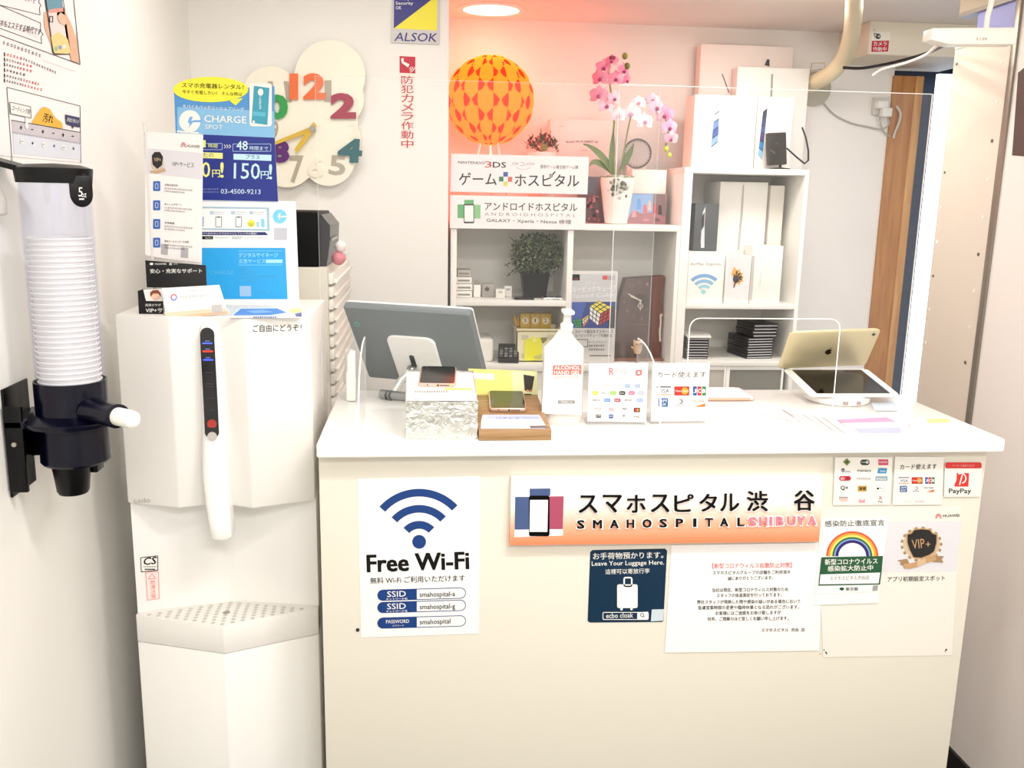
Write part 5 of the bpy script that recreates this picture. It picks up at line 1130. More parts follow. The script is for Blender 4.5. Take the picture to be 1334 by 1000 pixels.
# orchid
oc = at(803, 270, yb+.06); ozt = Z(252, 800)
orc = thing('orchid', (oc.x, oc.y, zt1), 'pink and white orchid with strap leaves in a clear fronted white pot', 'potted plant')
pr = [( .030, zt1), (.034, zt1+.003), (.053, Z(232, 800)), (.0525, Z(231, 800)), (.050, Z(233, 800)), (.001, Z(236, 800))]
MB().lathe(pr, M('#f4efe6', .25), (oc.x, oc.y, 0), 36).build('pot', orc)
g = MB(); yy = oc.y-.042
for i in range(36):
    a = random.uniform(-1, 1); z = random.uniform(Z(258, 800), Z(234, 800)); g.ball((oc.x+.036*math.sin(a), oc.y-.0475*math.cos(a*.9)+ (z-Z(245, 800))*-.25, z), random.uniform(.004, .008), M(random.choice(['#8e8c7c', '#6f725e', '#c9c6b8', '#5a584a', '#d9d6ce']), .4), 8)
for i in range(60):
    a = random.uniform(0, 2*PI); r = .048*math.sqrt(random.random()); g.ball((oc.x+r*math.cos(a), oc.y+r*math.sin(a), Z(232, 800)+random.uniform(-.003, .004)), random.uniform(.005, .009), M(random.choice(['#8a8f72', '#a8ac94', '#6c7058', '#c6c8b8']), .6), 8)
g.build('moss_stones', orc)
LEAF = M('#7d8a5c', .45, var=.15, scale=30)
def strap(pts, w):
    n = len(pts); g = MB(); P = [Vector(p) for p in pts]; L_, R_ = [], []
    for i, p in enumerate(P):
        d = (P[min(i+1, n-1)]-P[max(i-1, 0)]).normalized(); s_ = d.cross(Vector((0, -1, .4))).normalized(); k = w*math.sin(PI*(.12+.86*i/(n-1)))
        L_.append(p+s_*k); R_.append(p-s_*k)
    M2 = [p+Vector((0, .004, -.003)) for p in P]
    g.add(L_+M2+R_, [(i, i+1, n+i+1, n+i) for i in range(n-1)]+[(n+i, n+i+1, 2*n+i+1, 2*n+i) for i in range(n-1)], LEAF, True); return g
def bez(a, b, c, n=9): return [Vector(a)*(1-t)**2+Vector(b)*2*t*(1-t)+Vector(c)*t*t for t in [k/n for k in range(n+1)]]
yo = oc.y
for a, b, c, w in (((800, 228), (785, 196), (760, 187), .011), ((798, 226), (775, 202), (768, 216), .010), ((808, 222), (818, 205), (826, 186), .010), ((796, 226), (797, 200), (799, 168), .009)):
    strap(bez(at(*a, yo), at(*b, yo-.03), at(*c, yo-.04)), w).build('leaf', orc)
STEM = M('#8a9a52', .5)
def stem(pts, r=.003): g = MB().tube(pts, r, STEM, 8); return g
stem(bez(at(801, 230, yo), at(797, 190, yo-.01), at(800, 160, yo-.01)) + bez(at(800, 158, yo-.01), at(798, 130, yo-.01), at(790, 80, yo-.02))[1:]).build('stem', orc)
stem(bez(at(808, 230, yo), at(812, 195, yo), at(822, 150, yo)) + bez(at(822, 148, yo), at(840, 110, yo-.01), at(866, 150, yo-.02))[1:] + bez(at(866, 152, yo-.02), at(874, 175, yo-.02), at(866, 192, yo-.02))[1:], .0024).build('stem', orc)
def flower(x, y, dz, r, cols, face=0, tilt=0):
    c = at(x, y, yo-.03+dz); g = MB(); q = RZ(face) @ RX(tilt)
    for k, (a, L, w) in enumerate(((90, 1, .62), (210, 1, .6), (330, 1, .6), (20, .98, 1.0), (160, .98, 1.0))):
        a = math.radians(a); d = Vector((math.cos(a), 0, math.sin(a))); s_ = Vector((-math.sin(a), 0, math.cos(a))); n = 7; A_, B_ = [], []; m = M(cols[k % len(cols)], .5, spec=.2)
        for i in range(n+1):
            t = i/n; k_ = w*r*.5*math.sin(PI*min(1, .08+.92*t))**.7; yv = -.25*r*math.sin(t*PI)*.6 + .1*r*t
            A_.append(c + q @ (d*r*L*t + s_*k_ + Vector((0, yv, 0)))); B_.append(c + q @ (d*r*L*t - s_*k_ + Vector((0, yv, 0))))
        g.add(A_+B_, [(i, i+1, n+2+i, n+1+i) for i in range(n)], m, True)
    g.ball(c + q @ Vector((0, -.006, -.003)), r*.2, M('#b03a74' if cols[0] != '#fbeef2' else '#e0a0c0', .5), 10)
    return g
PKs = ['#f79ab4', '#f58ba8', '#fbb3c4']; LT = ['#f9d3e0', '#f7c3d8', '#fbe2ea']; WHs = ['#fbeef2', '#f9e4ec', '#fcf4f6']
fl_ = [(786, 88, 0, .026, PKs, 10, 10), (797, 80, -.01, .022, PKs, -20, -10), (812, 92, -.01, .024, PKs, 30, 5), (782, 102, -.005, .028, PKs, -30, 15), (802, 103, -.015, .026, ['#f890a8', '#fba8ba'], 0, 0), (816, 104, 0, .02, PKs, 40, 20), (780, 124, -.01, .03, PKs, -15, 10), (790, 138, -.006, .028, LT, 10, 0), (800, 128, -.012, .024, LT, 20, 10), (806, 150, -.01, .026, WHs, 0, 5), (822, 148, -.012, .032, WHs, -10, 5), (840, 158, -.01, .03, WHs, 15, 0), (832, 134, 0, .024, WHs, 0, -15), (855, 140, -.012, .03, LT, 25, 10), (866, 150, -.006, .03, ['#f6b8dc', '#f9cfe4', '#f3a6d0'], -20, 15), (872, 166, -.01, .028, ['#f6b8dc', '#f9cfe4'], 10, 10), (874, 180, -.008, .024, LT, 0, 20), (850, 130, .0, .022, LT, 0, 0)]
for a in fl_: flower(*a).build('flower', orc)
for x, y, r, c in ((814, 73, .0085, '#8a8a3a'), (817, 86, .0085, '#7c7c34'), (800, 76, .006, '#a84462'), (796, 75, .005, '#8c2a4a'), (868, 194, .008, '#c8d84a'), (872, 202, .007, '#d2dc50')):
    p = at(x, y, yo-.04); MB().ball(p, r, M(c, .5), 12, (1, .9, 1.15)).build('bud', orc)
# round dial, white box, picture, dark picture
yd = yb+.20; dcen = at(829, 200, yd)
dl = thing('round_dial_clock', (dcen.x, dcen.y, zt1), 'round silver grey rimmed dial standing behind the orchid pot', 'clock')
g = MB(); rr_ = .043; R9 = Matrix.Rotation(PI/2, 3, 'X')
g.lathe([(.001, 0), (rr_-.003, 0), (rr_, .002), (rr_, .014), (.001, .014)], M('#b9aea8', .35), dcen, 40, R9); g.build('dial', dl)
for k in range(24):
    pass
g = MB(); pts = [dcen + Vector((rr_*math.cos(2*PI*k/40), -.015, rr_*math.sin(2*PI*k/40))) for k in range(42)]; g.tube(pts, .0025, M('#6c625e', .3, metal=.6), 8)
for k in range(24): a = 2*PI*k/24; g.cyl(dcen+Vector((rr_*.86*math.cos(a), -.015, rr_*.86*math.sin(a))), dcen+Vector((rr_*1.04*math.cos(a), -.015, rr_*1.04*math.sin(a))), .0014, M('#5c5450', .4), 6)
g.build('rim', dl)
MB().box((dcen.x-.03, yd-.012, zt1), (dcen.x+.03, yd+.03, dcen.z-rr_*.6), M('#d8cfc8', .5), .002).build('base', dl)
tag(pxbox(823, 221, 868, 252, yb+.125, .05, M('#fbf6ee', .5), zb=Z(252, 845), bev=.001).build('white_box'), 'plain white box on the coloured picture box right of orchid pot', 'box')
pb = thing('picture_box', at(845, 292, yb+.05), 'box with a blue and red group picture beside the orchid pot', 'box'); pb.location.z = zt1
pxbox(815, 252.5, 868, 292, yb+.118, .06, M('#a89a9c', .5), zb=zt1, bev=.001).build('carton', pb)
s = Sheet((0, yb+.1176, 0), (0, -1, 0)).zoom(730, 150, 6.253)
s.poly([(590, 640), (755, 642), (755, 880), (530, 888)], M('#8fb4e2', .5)); s.poly([(755, 642), (858, 645), (856, 886), (755, 880)], M('#8a7474', .5)); s.poly([(530, 888), (590, 770), (660, 800), (740, 790), (856, 830), (856, 888)], M('#b07a80', .5), 2)
for x, y, w, h, c in ((640, 720, 40, 90, '#6aa0e0'), (690, 760, 34, 70, '#d86a70'), (728, 735, 28, 80, '#e8c8b0'), (770, 760, 36, 80, '#c8363c'), (812, 770, 34, 80, '#3f3438'), (600, 800, 40, 60, '#d8a0a8'), (700, 850, 60, 30, '#c89098'), (790, 850, 50, 30, '#7a5a62')): s.poly([(x-w/2, y+h/2), (x-w/3, y-h/2), (x+w/3, y-h/2+6), (x+w/2, y+h/2)], M(c, .5), 3)
s.build('cover_picture', parent=pb)
db = thing('dark_picture_box', at(775, 292, yb+.12), 'box with a dark flowered picture half hidden left of the orchid pot', 'box'); db.location.z = zt1
pxbox(755, 230, 792, 292, yb+.135, .04, M('#6a5c62', .5), zb=zt1, bev=.001).build('carton', db)
s = Sheet((0, yb+.1346, 0), (0, -1, 0)).zoom(730, 150, 6.253); s.rect(170, 510, 280, 640, M('#5c6470', .5)); s.rect(170, 640, 320, 885, M('#6a4e52', .5))
for i in range(26): s.disc(random.uniform(215, 320), random.uniform(660, 870), random.uniform(8, 20), M(random.choice(['#b8606c', '#d8909a', '#8a4650', '#4a3a3c']), .5), 2, n=10)
s.build('cover_picture', parent=db)

# -------- upper left compartment
bush = at(697, 340, yb+.10)
zs = zs1
pt2 = thing('bushy_plant', (bush.x, bush.y, zs), 'bushy green plant in a square black pot in the bookcase', 'potted plant')
g = MB(); tp, bt = (X(713, 360, yb+.07)-X(678, 360, yb+.07))/2, (X(711, 385, yb+.07)-X(681, 385, yb+.07))/2
zp = Z(356, 697, yb+.07); g.loft([[Vector((bush.x+a*w, bush.y+b*w, z)) for a, b in ((-1, -1), (1, -1), (1, 1), (-1, 1))] for z, w in ((zs, bt*.9), (zp, tp), (zp, tp*.9), (zp-.01, tp*.88))], M('#0b0a0b', .5, spec=.2), smooth=False); g.build('pot', pt2)
g = MB(); cb = at(700, 332, yb+.10); rx = .083
gcol = ['#3c4a2c', '#55663c', '#6f8050', '#93a070', '#2c3820', '#b4bc94', '#4a5a34']
for i in range(2000):
    d = rdir(.1); k = random.uniform(.35, 1)**.6
    p = cb + Vector((d.x*rx, d.y*.075, d.z*.066))*k
    if p.z > zt0-.012: p.z = zt0-.012-random.uniform(0, .02)
    leafquad(g, p, (rdir(.3)+d*.6), Vector((0, 0, 1)), random.uniform(.010, .017), random.uniform(.006, .010), M(random.choice(gcol), .45))
for i in range(26):
    d = rdir(-.1); a = Vector((bush.x, bush.y, zp)); e_ = cb + Vector((d.x*rx*1.15, d.y*.06, d.z*.06)); e_.z = min(e_.z, zt0-.02); g.tube(bez(a, a*.4+e_*.6+Vector((0, 0, .02)), e_, 4), .0011, M('#4a3e28', .6), 5)
    for k in range(4): leafquad(g, e_+rdir()*.008, rdir(.2), Vector((0, 0, 1)), .014, .008, M(random.choice(gcol), .45))
for (x, y) in ((660, 360), (657, 346), (664, 332), (670, 356), (665, 310)):
    e_ = at(x, y, yb+.08); a = cb + Vector((-.02, -.01, -.01)); g.tube(bez(a, a*.5+e_*.5+Vector((0, 0, .014)), e_, 5), .0011, M('#4a4a30', .6), 5)
    for k in range(9): leafquad(g, a.lerp(e_, .4+.07*k)+rdir()*.006, rdir(.2), Vector((0, 0, 1)), .013, .008, M(random.choice(gcol), .45))
for v in g.v: v.x = max(bx0+t_+.003, min(v.x, xd0-.003)); v.z = min(v.z, zt0-.003); v.z = max(v.z, zs+.003); v.y = min(v.y, yb+dB-.012)
g.build('foliage', pt2)
# flat boxes stacked at the left
cs = [(594, 376.5, 615, 383), (594, 369, 615.5, 376), (594, 362, 614.5, 368), (596, 353, 613, 360.5)]
labs = ['lowest of the four small white boxes stacked at the bookcase left side', 'second from bottom of the four small white boxes stacked in the bookcase', 'third from bottom of the four small white boxes stacked in the bookcase', 'topmost grey patterned one of the four small boxes stacked in the bookcase']
zz_ = zs; hh = (Z(353, 605)-zs)/4
for (x0, y0, x1, y1), lb in zip(cs, labs):
    a0, a1 = X(x0, 370, yb+.06), X(x1, 370, yb+.06); a0 = max(a0, bx0+t_+.002)
    g = MB().box((a0, yb+.06, zz_), (a1, yb+.13, zz_+hh-.0015), M('#f1ede6' if 'top' not in lb[:3] else '#bdb8b0', .5), .002); g.box((a0+.004, yb+.0592, zz_+hh*.3), (a1-.006, yb+.0602, zz_+hh*.55), M('#8f8a84', .5))
    tag(g.build('small_box'), lb, 'box', 'small boxes stacked in the bookcase'); zz_ += hh
def trinket(name, x0, y0, x1, y1, col, lab, cat, dy=.07, knob=None):
    t = thing(name, at((x0+x1)/2, y1, yb+dy), lab, cat); t.location.z = zs; pxbox(x0, y0, x1, y1, yb+dy, .03, M(col, .45), zb=zs, bev=.002).build('body', t)
    if knob == 'cam':
        p = at((x0+x1)/2-1.5, (y0+y1)/2, yb+dy); MB().cyl(p, p-Vector((0, .006, 0)), .006, M('#4c4844', .3), 18).build('lens', t)
    elif knob == 'ball':
        p = at((x0+x1)/2, y0, yb+dy+.015); MB().ball(p+Vector((0, 0, .006)), .007, M('#a59f96', .4), 12).build('knob', t)
    else:
        p = at((x0+x1)/2, (y0+y1)/2, yb+dy); MB().box(p-Vector((.006, .0012, .003)), p+Vector((.006, 0, .003)), M('#b8b2aa', .5)).build('label', t)
trinket('small_jar', 617, 371, 626, 383, '#f4f1ea', 'tiny white jar with grey knob beside the stacked small boxes', 'jar', knob='ball')
trinket('action_camera', 628, 369.5, 644, 383, '#a8a39b', 'tiny grey square camera on the bookcase shelf', 'camera', knob='cam')
trinket('charger_block', 646, 376.5, 658, 384, '#ebe6dd', 'low white charger block beside the tiny grey camera', 'charger', dy=.05)
trinket('white_plug', 657, 372.5, 667, 381, '#f3f0ea', 'small white plug left of black pot on bookcase shelf', 'plug', dy=.09)
c1 = onz(680, 387.5, zs); phone('smartphone', 'black smartphone lying on the shelf in front of the black pot', Vector((c1.x, yb+.035, 0)), .060, .05, 3, zs, '#1a1a1c')
c1 = onz(717, 388.5, zs); phone('smartphone', 'white edged smartphone lying on the shelf right of the black pot', Vector((c1.x+.002, yb+.034, 0)), .060, .056, -3, zs, '#f4f2ee')

# -------- lower left compartment
zl_ = zb1
kb0, kb1 = X(673, 440, yb+.05), X(728, 440, yb+.05)
bk_ = thing('cream_basket', ((kb0+kb1)/2, yb+.1, zl_), 'cream plastic basket with perforated corners holding a yellow pack', 'basket')
g = MB(); CRM = M('#f3ecc8', .45); zr = Z(428, 700, yb+.05); kb2 = X(740, 440, yb+.05)-.024
g.box((kb0, yb+.05, zl_), (kb2, yb+.053, Z(432, 700, yb+.05)), CRM); g.box((kb0, yb+.15, zl_), (kb2, yb+.153, zr), CRM); g.box((kb0, yb+.05, zl_), (kb0+.003, yb+.153, zr), CRM); g.box((kb2-.003, yb+.05, zl_), (kb2, yb+.153, zr), CRM); g.box((kb0, yb+.05, zl_), (kb2, yb+.153, zl_+.003), CRM)
g.box((kb0-.004, yb+.045, zr-.006), (kb2+.004, yb+.052, zr), CRM, .001); g.box((kb0-.004, yb+.045, zr-.006), (kb0, yb+.157, zr), CRM, .001); g.box((kb2, yb+.045, zr-.006), (kb2+.004, yb+.157, zr), CRM, .001); g.box((kb0, yb+.153, zr-.006), (kb2, yb+.157, zr), CRM, .001)
for ox, oy in ((680, 437), (714, 437), (680, 461)):
    for i in range(5):
        for j in range(4): p = at(ox+i*1.9, oy+j*1.6, yb+.0498); g.cyl(p, p-Vector((0, .0004, 0)), .0012, M('#6e6848', .5), 6)
g.build('basket', bk_)
yp = thing('yellow_pack', at(692, 468, yb+.047), 'bright yellow pack hung at the front of the cream basket', 'pack'); s = Sheet((0, yb+.0475, 0), (0, -1, 0)).zoom(575, 280, 5)
s.base([(540, 815), (600, 795), (650, 800), (652, 830), (655, 945), (540, 950)], M('#f1ee3c', .4), t=.002); s.disc(607, 815, 14, M('#f8f6a0', .4)); s.build('pack', parent=yp)
s = Sheet((0, yb+.047, 0), (0, -1, 0)).zoom(575, 280, 5); s.base([(645, 800), (690, 795), (685, 815), (660, 838)], M('#8a8450', .5), t=.001); s.poly([(600, 920), (655, 905), (655, 938), (610, 938)], M('#c9c678', .5)); s.build('shadow_flap' if False else 'shade_patch', parent=yp)  # olive sheet and duller corner: shade at the pack put into colour
yc = yb+.10; cz0 = Z(428, 700, yc)
bcal = thing('block_calendar', at(697, 427, yc), 'yellow wooden block calendar showing 3 1 2 above the cream basket', 'calendar')
YC = M('#d9b23c', .5)
xs_ = [X(677.5, 418, yc), X(691, 418, yc), X(704, 418, yc), X(718, 418, yc)]; zc1_, zc0_ = Z(408.5, 697, yc), Z(427, 697, yc)
for i, ch_ in enumerate('312'):
    g = MB().box((xs_[i]+.0006, yc, zc0_), (xs_[i+1]-.0006, yc+.032, zc1_), YC, .0015); cc = Vector(((xs_[i]+xs_[i+1])/2, yc-.0004, (zc0_+zc1_)/2)); g.cyl(cc+Vector((0, .0002, 0)), cc-Vector((0, .0004, 0)), .0105, M('#f1e2bc', .5), 20); bo = g.build('block', bcal)
    x = 575+(545, 611, 678)[i]/5; s = Sheet((0, yc-.0009, 0), (0, -1, 0)); s.text(ch_, x-(.7 if ch_ == '1' else 1.6), 280+698/5, x+(.7 if ch_ == '1' else 1.6), 4.6, M('#2a1c10', .5), bold=.01); s.text('・', x-.6, 280+656/5, x+.6, 1.2, M('#4a3820', .5)); s.build('numeral', parent=bo)
g = MB().box((kb0+.008, yc+.004, zc0_-.012), (min(xs_[3], kb2-.006), yc+.036, zc0_), M('#e0bc4a', .5), .001); g.box((kb0+.008, yc+.004, zc0_), (X(676, 420, yc), yc+.03, zc1_-.012), M('#d0a634', .5), .001); g.prism([at(668, 412, yc+.01), at(671, 410, yc+.01), at(674, 418, yc+.01), at(676, 412, yc+.01), at(677, 424, yc+.01), at(671, 424, yc+.01)], (0, .006, 0), M('#c89c2c', .5)); g.build('holder', bcal)
MB().box((xs_[0]-.01, yc+.008, zl_+.0036), (min(xs_[3], kb2-.006), yc+.03, zc0_-.012), M('#efe7cc', .5)).build('riser', bcal)
wb0, wb1 = X(614, 455, yb+.04), X(643, 455, yb+.04)
wbx = MB().box((wb0, yb+.04, zl_), (wb1, yb+.16, Z(441, 630, yb+.04)), M('#f4f0e6', .45), .012, seg=4); tag(wbx.build('white_case'), 'rounded white case right of the tilted display in the bookcase', 'case')
cl_ = thing('calculator', at(660, 470, yb+.03), 'black calculator leaning between the white case and cream basket', 'calculator'); cl_.location.z = zl_
rot = RX(-28); base_ = Vector((at(662, 470, yb+.03).x, yb+.026, zl_)); RR = RZ(-6) @ RX(24)
g = MB(); BKc = M('#151312', .35, spec=.3)
g.prism([base_ + RR @ Vector((x, y, z)) for x, y, z in ((-.032, 0, 0), (.032, 0, 0), (.032, 0, .018), (-.032, 0, .018))], RR @ Vector((0, .085, 0)), BKc, .003)
mnz = min(v.z for v in g.v); 
for v in g.v: v.z += zl_-mnz
g.build('body', cl_)
g = MB()
for i in range(4):
    for j in range(4):
        p = base_ + RR @ Vector((-.022+.0145*i, .012+.0135*j, .0185)) + Vector((0, 0, zl_-mnz)); q_ = RR
        g.prism([p + q_ @ Vector((a*.0048, b*.0042, 0)) for a, b in ((-1, -1), (1, -1), (1, 1), (-1, 1))], q_ @ Vector((0, 0, .0015)), M('#8d8a86' if (i+j) % 3 else '#5a5856', .5))
g.build('key_pad', cl_)
ms = MB(); p = onz(688, 478, zl_); 
# -------- right compartment: puzzle cube pack and wooden owl clock
yq = yb+.03
s = Sheet((0, yq-.0006, 0), (0, -1, 0)).zoom(730, 290, 4.983)
pk = thing('puzzle_pack', at(774, 470, yq), 'puzzle cube pack with colourful cube picture in the bookcase right half', 'toy pack'); pk.location.z = zl_
q0, q1 = max(X(743, 400, yq), xd1+.0015), X(803, 400, yq); g = MB().box((q0, yq, zl_), (q1, yq+.022, Z(353, 775, yq)), M('#d9d6d2', .45), .001); g.build('carton', pk)
s.poly([(74, 335), (362, 330), (358, 500), (74, 505)], M('#cfcfd0', .4)); s.poly([(74, 515), (358, 512), (352, 685), (74, 682)], M('#2c3e86', .4), 2); s.poly([(74, 515), (170, 513), (120, 682), (74, 682)], M('#3f5cae', .4), 3); s.poly([(300, 560), (357, 540), (352, 685), (310, 684)], M('#241f2c', .4), 3)
s.rect(76, 335, 126, 374, INK, 3); s.text('HANAYAMA', 80, 366, 122, 10, WHITE, L=4) if False else s.specks(84, 360, 120, 9, M('#c04040', .5), L=4)
s.rect(274, 343, 306, 370, M('#d8524c', .5), 3); s.specks(310, 346, 355, 9, M('#5a5458', .5), L=3); s.specks(310, 360, 355, 9, M('#5a5458', .5), L=3)
s.text('スピード', 160, 400, 232, 20, M('#f8f8f8', .4), L=3); s.text('ルービックキューブ', 78, 452, 362, 40, M('#f6f6f8', .4), y1=444, bold=.02, L=3); s.text('Speed Cube', 80, 496, 352, 34, M('#eeeef2', .4), y1=486, bold=.01, L=3)
# cube picture
def qp(a, b, c, d, u, v): return tuple(a[i]*(1-u)*(1-v)+b[i]*u*(1-v)+c[i]*u*v+d[i]*(1-u)*v for i in (0, 1))
def cubeface(a, b, c, d, col, bg, n=3, L=5):
    s.poly([a, b, c, d], bg, L-1)
    for i in range(n):
        for j in range(n): m_ = .1; s.poly([qp(a, b, c, d, (i+p)/n, (j+q)/n) for p, q in ((m_, m_), (1-m_, m_), (1-m_, 1-m_), (m_, 1-m_))], M(col if isinstance(col, str) else col[(i*n+j) % len(col)], .4), L)
cubeface((190, 540), (250, 505), (334, 548), (262, 592), '#e8dc5c', INK); cubeface((190, 540), (262, 592), (246, 670), (188, 622), '#eceae6', INK); cubeface((262, 592), (334, 548), (318, 632), (246, 670), '#b83a44', INK)
cubeface((80, 630), (135, 622), (138, 680), (100, 680), '#2f9a58', INK); cubeface((140, 625), (185, 595), (180, 640), (150, 680), ['#e8c45c', '#e6e2da', '#e0883c'], INK)
s.text('スピード解法をマスターして', 96, 718, 345, 24, M('#3a3638', .5), bold=.01, L=3); s.text('ルービックキューブを極める', 96, 742, 335, 22, M('#3a3638', .5), bold=.01, L=3)
s.frame(100, 756, 180, 806, 4, M('#4a4648', .5), 3); s.text('ルービックキューブ', 185, 782, 300, 18, M('#4a4648', .5), L=3)
for y in (805, 830): s.specks(185, y-14, 290, 13, M('#6a6668', .5), L=3)
s.rect(190, 860, 325, 865, M('#4a4648', .5), 3)
s.build('printed_cover', parent=pk)
yw = yb+.08
wc = thing('wooden_clock', at(830, 470, yw), 'dark brown wooden clock with slanted top in the bookcase right half', 'clock'); wc.location.z = zl_
BR = WOOD('#4a332b', '#5e4136', 8, 2); BR2 = WOOD('#6a3526', '#824632', 8, 2)
def cw(x, y, Y=yw): return at(730+x/4.983, 290+y/4.983, Y)
f0 = [cw(425, 362), cw(605, 350), cw(590, 890), cw(340, 892), cw(355, 690), cw(385, 500)]
base_z = zl_+.008
for p in f0[2:4]: p.z = base_z
g = MB().prism(f0, (0, .05, 0), BR, .002); g.build('body', wc)
sd = [cw(605, 350), cw(694, 345, yw+.012), cw(662, 470, yw+.012), cw(672, 600, yw+.012), cw(640, 700, yw+.012), cw(668, 800, yw+.012), cw(650, 890, yw+.012), cw(590, 890)]
for p in (sd[6], sd[7]): p.z = base_z
for p in sd: p.x = min(p.x, bx1-.016)
g = MB().prism([p+Vector((0, .006, 0)) for p in sd], (0, .04, 0), BR2, .0015); g.build('side_board', wc)
b0_, b1_ = cw(262, 900), cw(660, 900); MB().box((b0_.x, yw-.02, zl_), (min(b1_.x, bx1-.016), yw+.06, base_z), WOOD('#7a4a36', '#94604a', 10, 0), .002).build('base', wc)
dc_ = cw(520, 520); g = MB().lathe([(.001, -.0005), (.024, .0005), (.028, .001), (.0275, -.001), (.001, -.001)], M('#4d3b34', .25), dc_-Vector((0, .0008, 0)), 40, R9)
g.build('dial', wc)
g = MB(); GD = M('#d8cbb4', .4, metal=.3)
s = Sheet((0, yw-.0022, 0), (0, -1, 0)).zoom(730, 290, 4.983)
s.line(520, 505, 442, 462, 8, GD); s.line(520, 505, 455, 478, 6, GD, 2); s.disc(520, 506, 8, GD, 3); s.path([(518, 515), (503, 540), (520, 560), (536, 540), (518, 515)], 5, GD); s.line(519, 515, 519, 572, 4, GD); s.build('clock_hands', parent=wc)
s = Sheet((0, yw-.0006, 0), (0, -1, 0)).zoom(730, 290, 4.983)
for k, ch_ in enumerate(('12', '1', '2', '3', '4', '5', '6', '7', '8', '9', '10', '11')):
    a = math.radians(k*30-5); x, y = 520+105*math.sin(a), 505-118*math.cos(a)
    if x < 598: s.text(ch_, x-9*len(ch_)/1.3, y+11, x+9*len(ch_)/1.3, 22, M('#8a7466', .5), bold=.0, L=1)
s.line(445, 660, 580, 660, 2, M('#8a7466', .5)); s.build('numerals', parent=wc)
g = MB(); g.tube([cw(650, 600, yw+.005), cw(652, 640, yw+.005), cw(645, 720, yw+.005), cw(648, 770, yw+.005)], .003, M('#efe2d0', .4), 8); g.ball(cw(655, 600, yw+.01), .006, M('#e0b492', .4), 12); g.build('side_ornament', wc)
# owl figure before the clock
yo2 = yb+.035; oz = Z(461, 832, yo2)
OWL = M('#eab98c', .5); oc2 = at(831, 446, yo2)
ow = thing('owl_figurine', (oc2.x, yo2, zl_), 'small orange owl figurine standing before the dark wooden clock', 'figurine')
g = MB().lathe([(.001, oz), (.009, oz+.002), (.0135, oz+.014), (.013, oz+.024), (.0145, oz+.031), (.014, oz+.038), (.009, oz+.041), (.001, oz+.041)], OWL, (oc2.x, yo2, 0), 24)
for sx in (-1, 1): g.cyl((oc2.x+sx*.010, yo2, oz+.037), (oc2.x+sx*.0135, yo2, oz+.046), .004, OWL, 10, .0008)
g.build('body', ow)
for sx in (-1, 1): q_ = MB(); e_ = Vector((oc2.x+sx*.0062, yo2-.0125, oz+.034)); q_.ball(e_, .0052, M('#f6e8d0', .5), 14, (1, .45, 1)); q_.ball(e_+Vector((0, -.002, 0)), .0032, M('#2e241c', .3), 12, (1, .5, 1)); q_.build('eye', ow)
q_ = MB().cyl((oc2.x, yo2-.0135, oz+.0315), (oc2.x, yo2-.017, oz+.027), .0024, M('#d88a3c', .5), 8, .0004); q_.build('beak', ow)
q_ = MB().tube([(oc2.x-.012, yo2-.002, oz+.018), (oc2.x-.019, yo2-.004, oz+.022), (oc2.x-.021, yo2-.004, oz+.025)], .003, OWL, 8, [.0035, .003, .0015]); q_.build('wing', ow)
MB().lathe([(.006, zl_), (.006, zl_+.002), (.0022, zl_+.003), (.0022, oz+.004)], M('#8a5a40', .5), (oc2.x, yo2, 0), 12).build('perch', ow)
# ================================================================ tall unit with boxes
yt = 2.70; dT = .28
def XT(px, py, Y=yt): return at(px, py, Y).x
def ZT_(py, px=960, Y=yt): return at(px, py, Y).z
tx0, tx1 = TX0, XT(1040, 400); th = XT(893, 400)-tx0
u1, u0 = ZT_(219), ZT_(226.5)
m1, m0 = ZT_(396.5), ZT_(402.5)
l1, l0 = ZT_(470), ZT_(477)
tu = thing('shelf_unit', ((tx0+tx1)/2, yt+dT/2, 0), 'narrow tall white shelf unit of boxed devices right of the bookcase', 'shelf unit')
MB().box((tx0, yt, 0), (tx0+th, yt+dT, u0), WH, .001).build('side_panel', tu)
MB().box((tx1-.012, yt, 0), (tx1, yt+dT, u0), WH, .001).build('side_panel', tu)
MB().box((tx0, yt, u0), (tx1, yt+dT, u1), WH, .001).build('top_board', tu)
MB().box((tx0+th, yt, m0), (tx1-.012, yt+dT, m1), WH, .001).build('shelf', tu)
MB().box((tx0+th, yt, l0), (tx1-.012, yt+dT, l1), WH, .001).build('shelf', tu)
MB().box((tx0+th, yt+dT-.006, 0), (tx1-.012, yt+dT, u0), M('#f6f2ea', .5)).build('back_panel', tu)
s0, s1 = XT(918, 490), XT(946, 490)
zd1, zd0 = l0-.001, .05
for a, b, yy, c in ((tx0+th+.001, XT(946.5, 490), yt+.004, '#c9c5bb'), (XT(947, 490), tx1-th-.001, yt+.006, '#8f8d86')):
    d = MB(); w = .011; d.box((a, yy, zd0), (a+w, yy+.014, zd1), WH, .001); d.box((b-w*.6, yy, zd0), (b, yy+.014, zd1), WH, .001); d.box((a+w, yy, zd1-.012), (b-w*.6, yy+.014, zd1), WH, .001); d.box((a+w, yy, zd0), (b-w*.6, yy+.014, zd0+.02), WH, .001)
    do = d.build('door', tu); MB().box((a+w, yy+.005, zd0+.02), (b-w*.6, yy+.009, zd1-.012), M(c, .3)).build('door_glass', do)
u1 += .0005; m1 += .0005; l1 += .0005
BW = M('#f7f3ec', .4)
def boxt(name, label, x0, y0, x1, y1, Y, d, zb, mat=BW, cat='box', group=None):
    t = thing(name, at((x0+x1)/2, y1, Y), label, cat, group); t.location.z = zb
    pxbox(x0, y0, x1, y1, Y, d, mat, zb=zb, bev=.0015).build('carton', t); return t
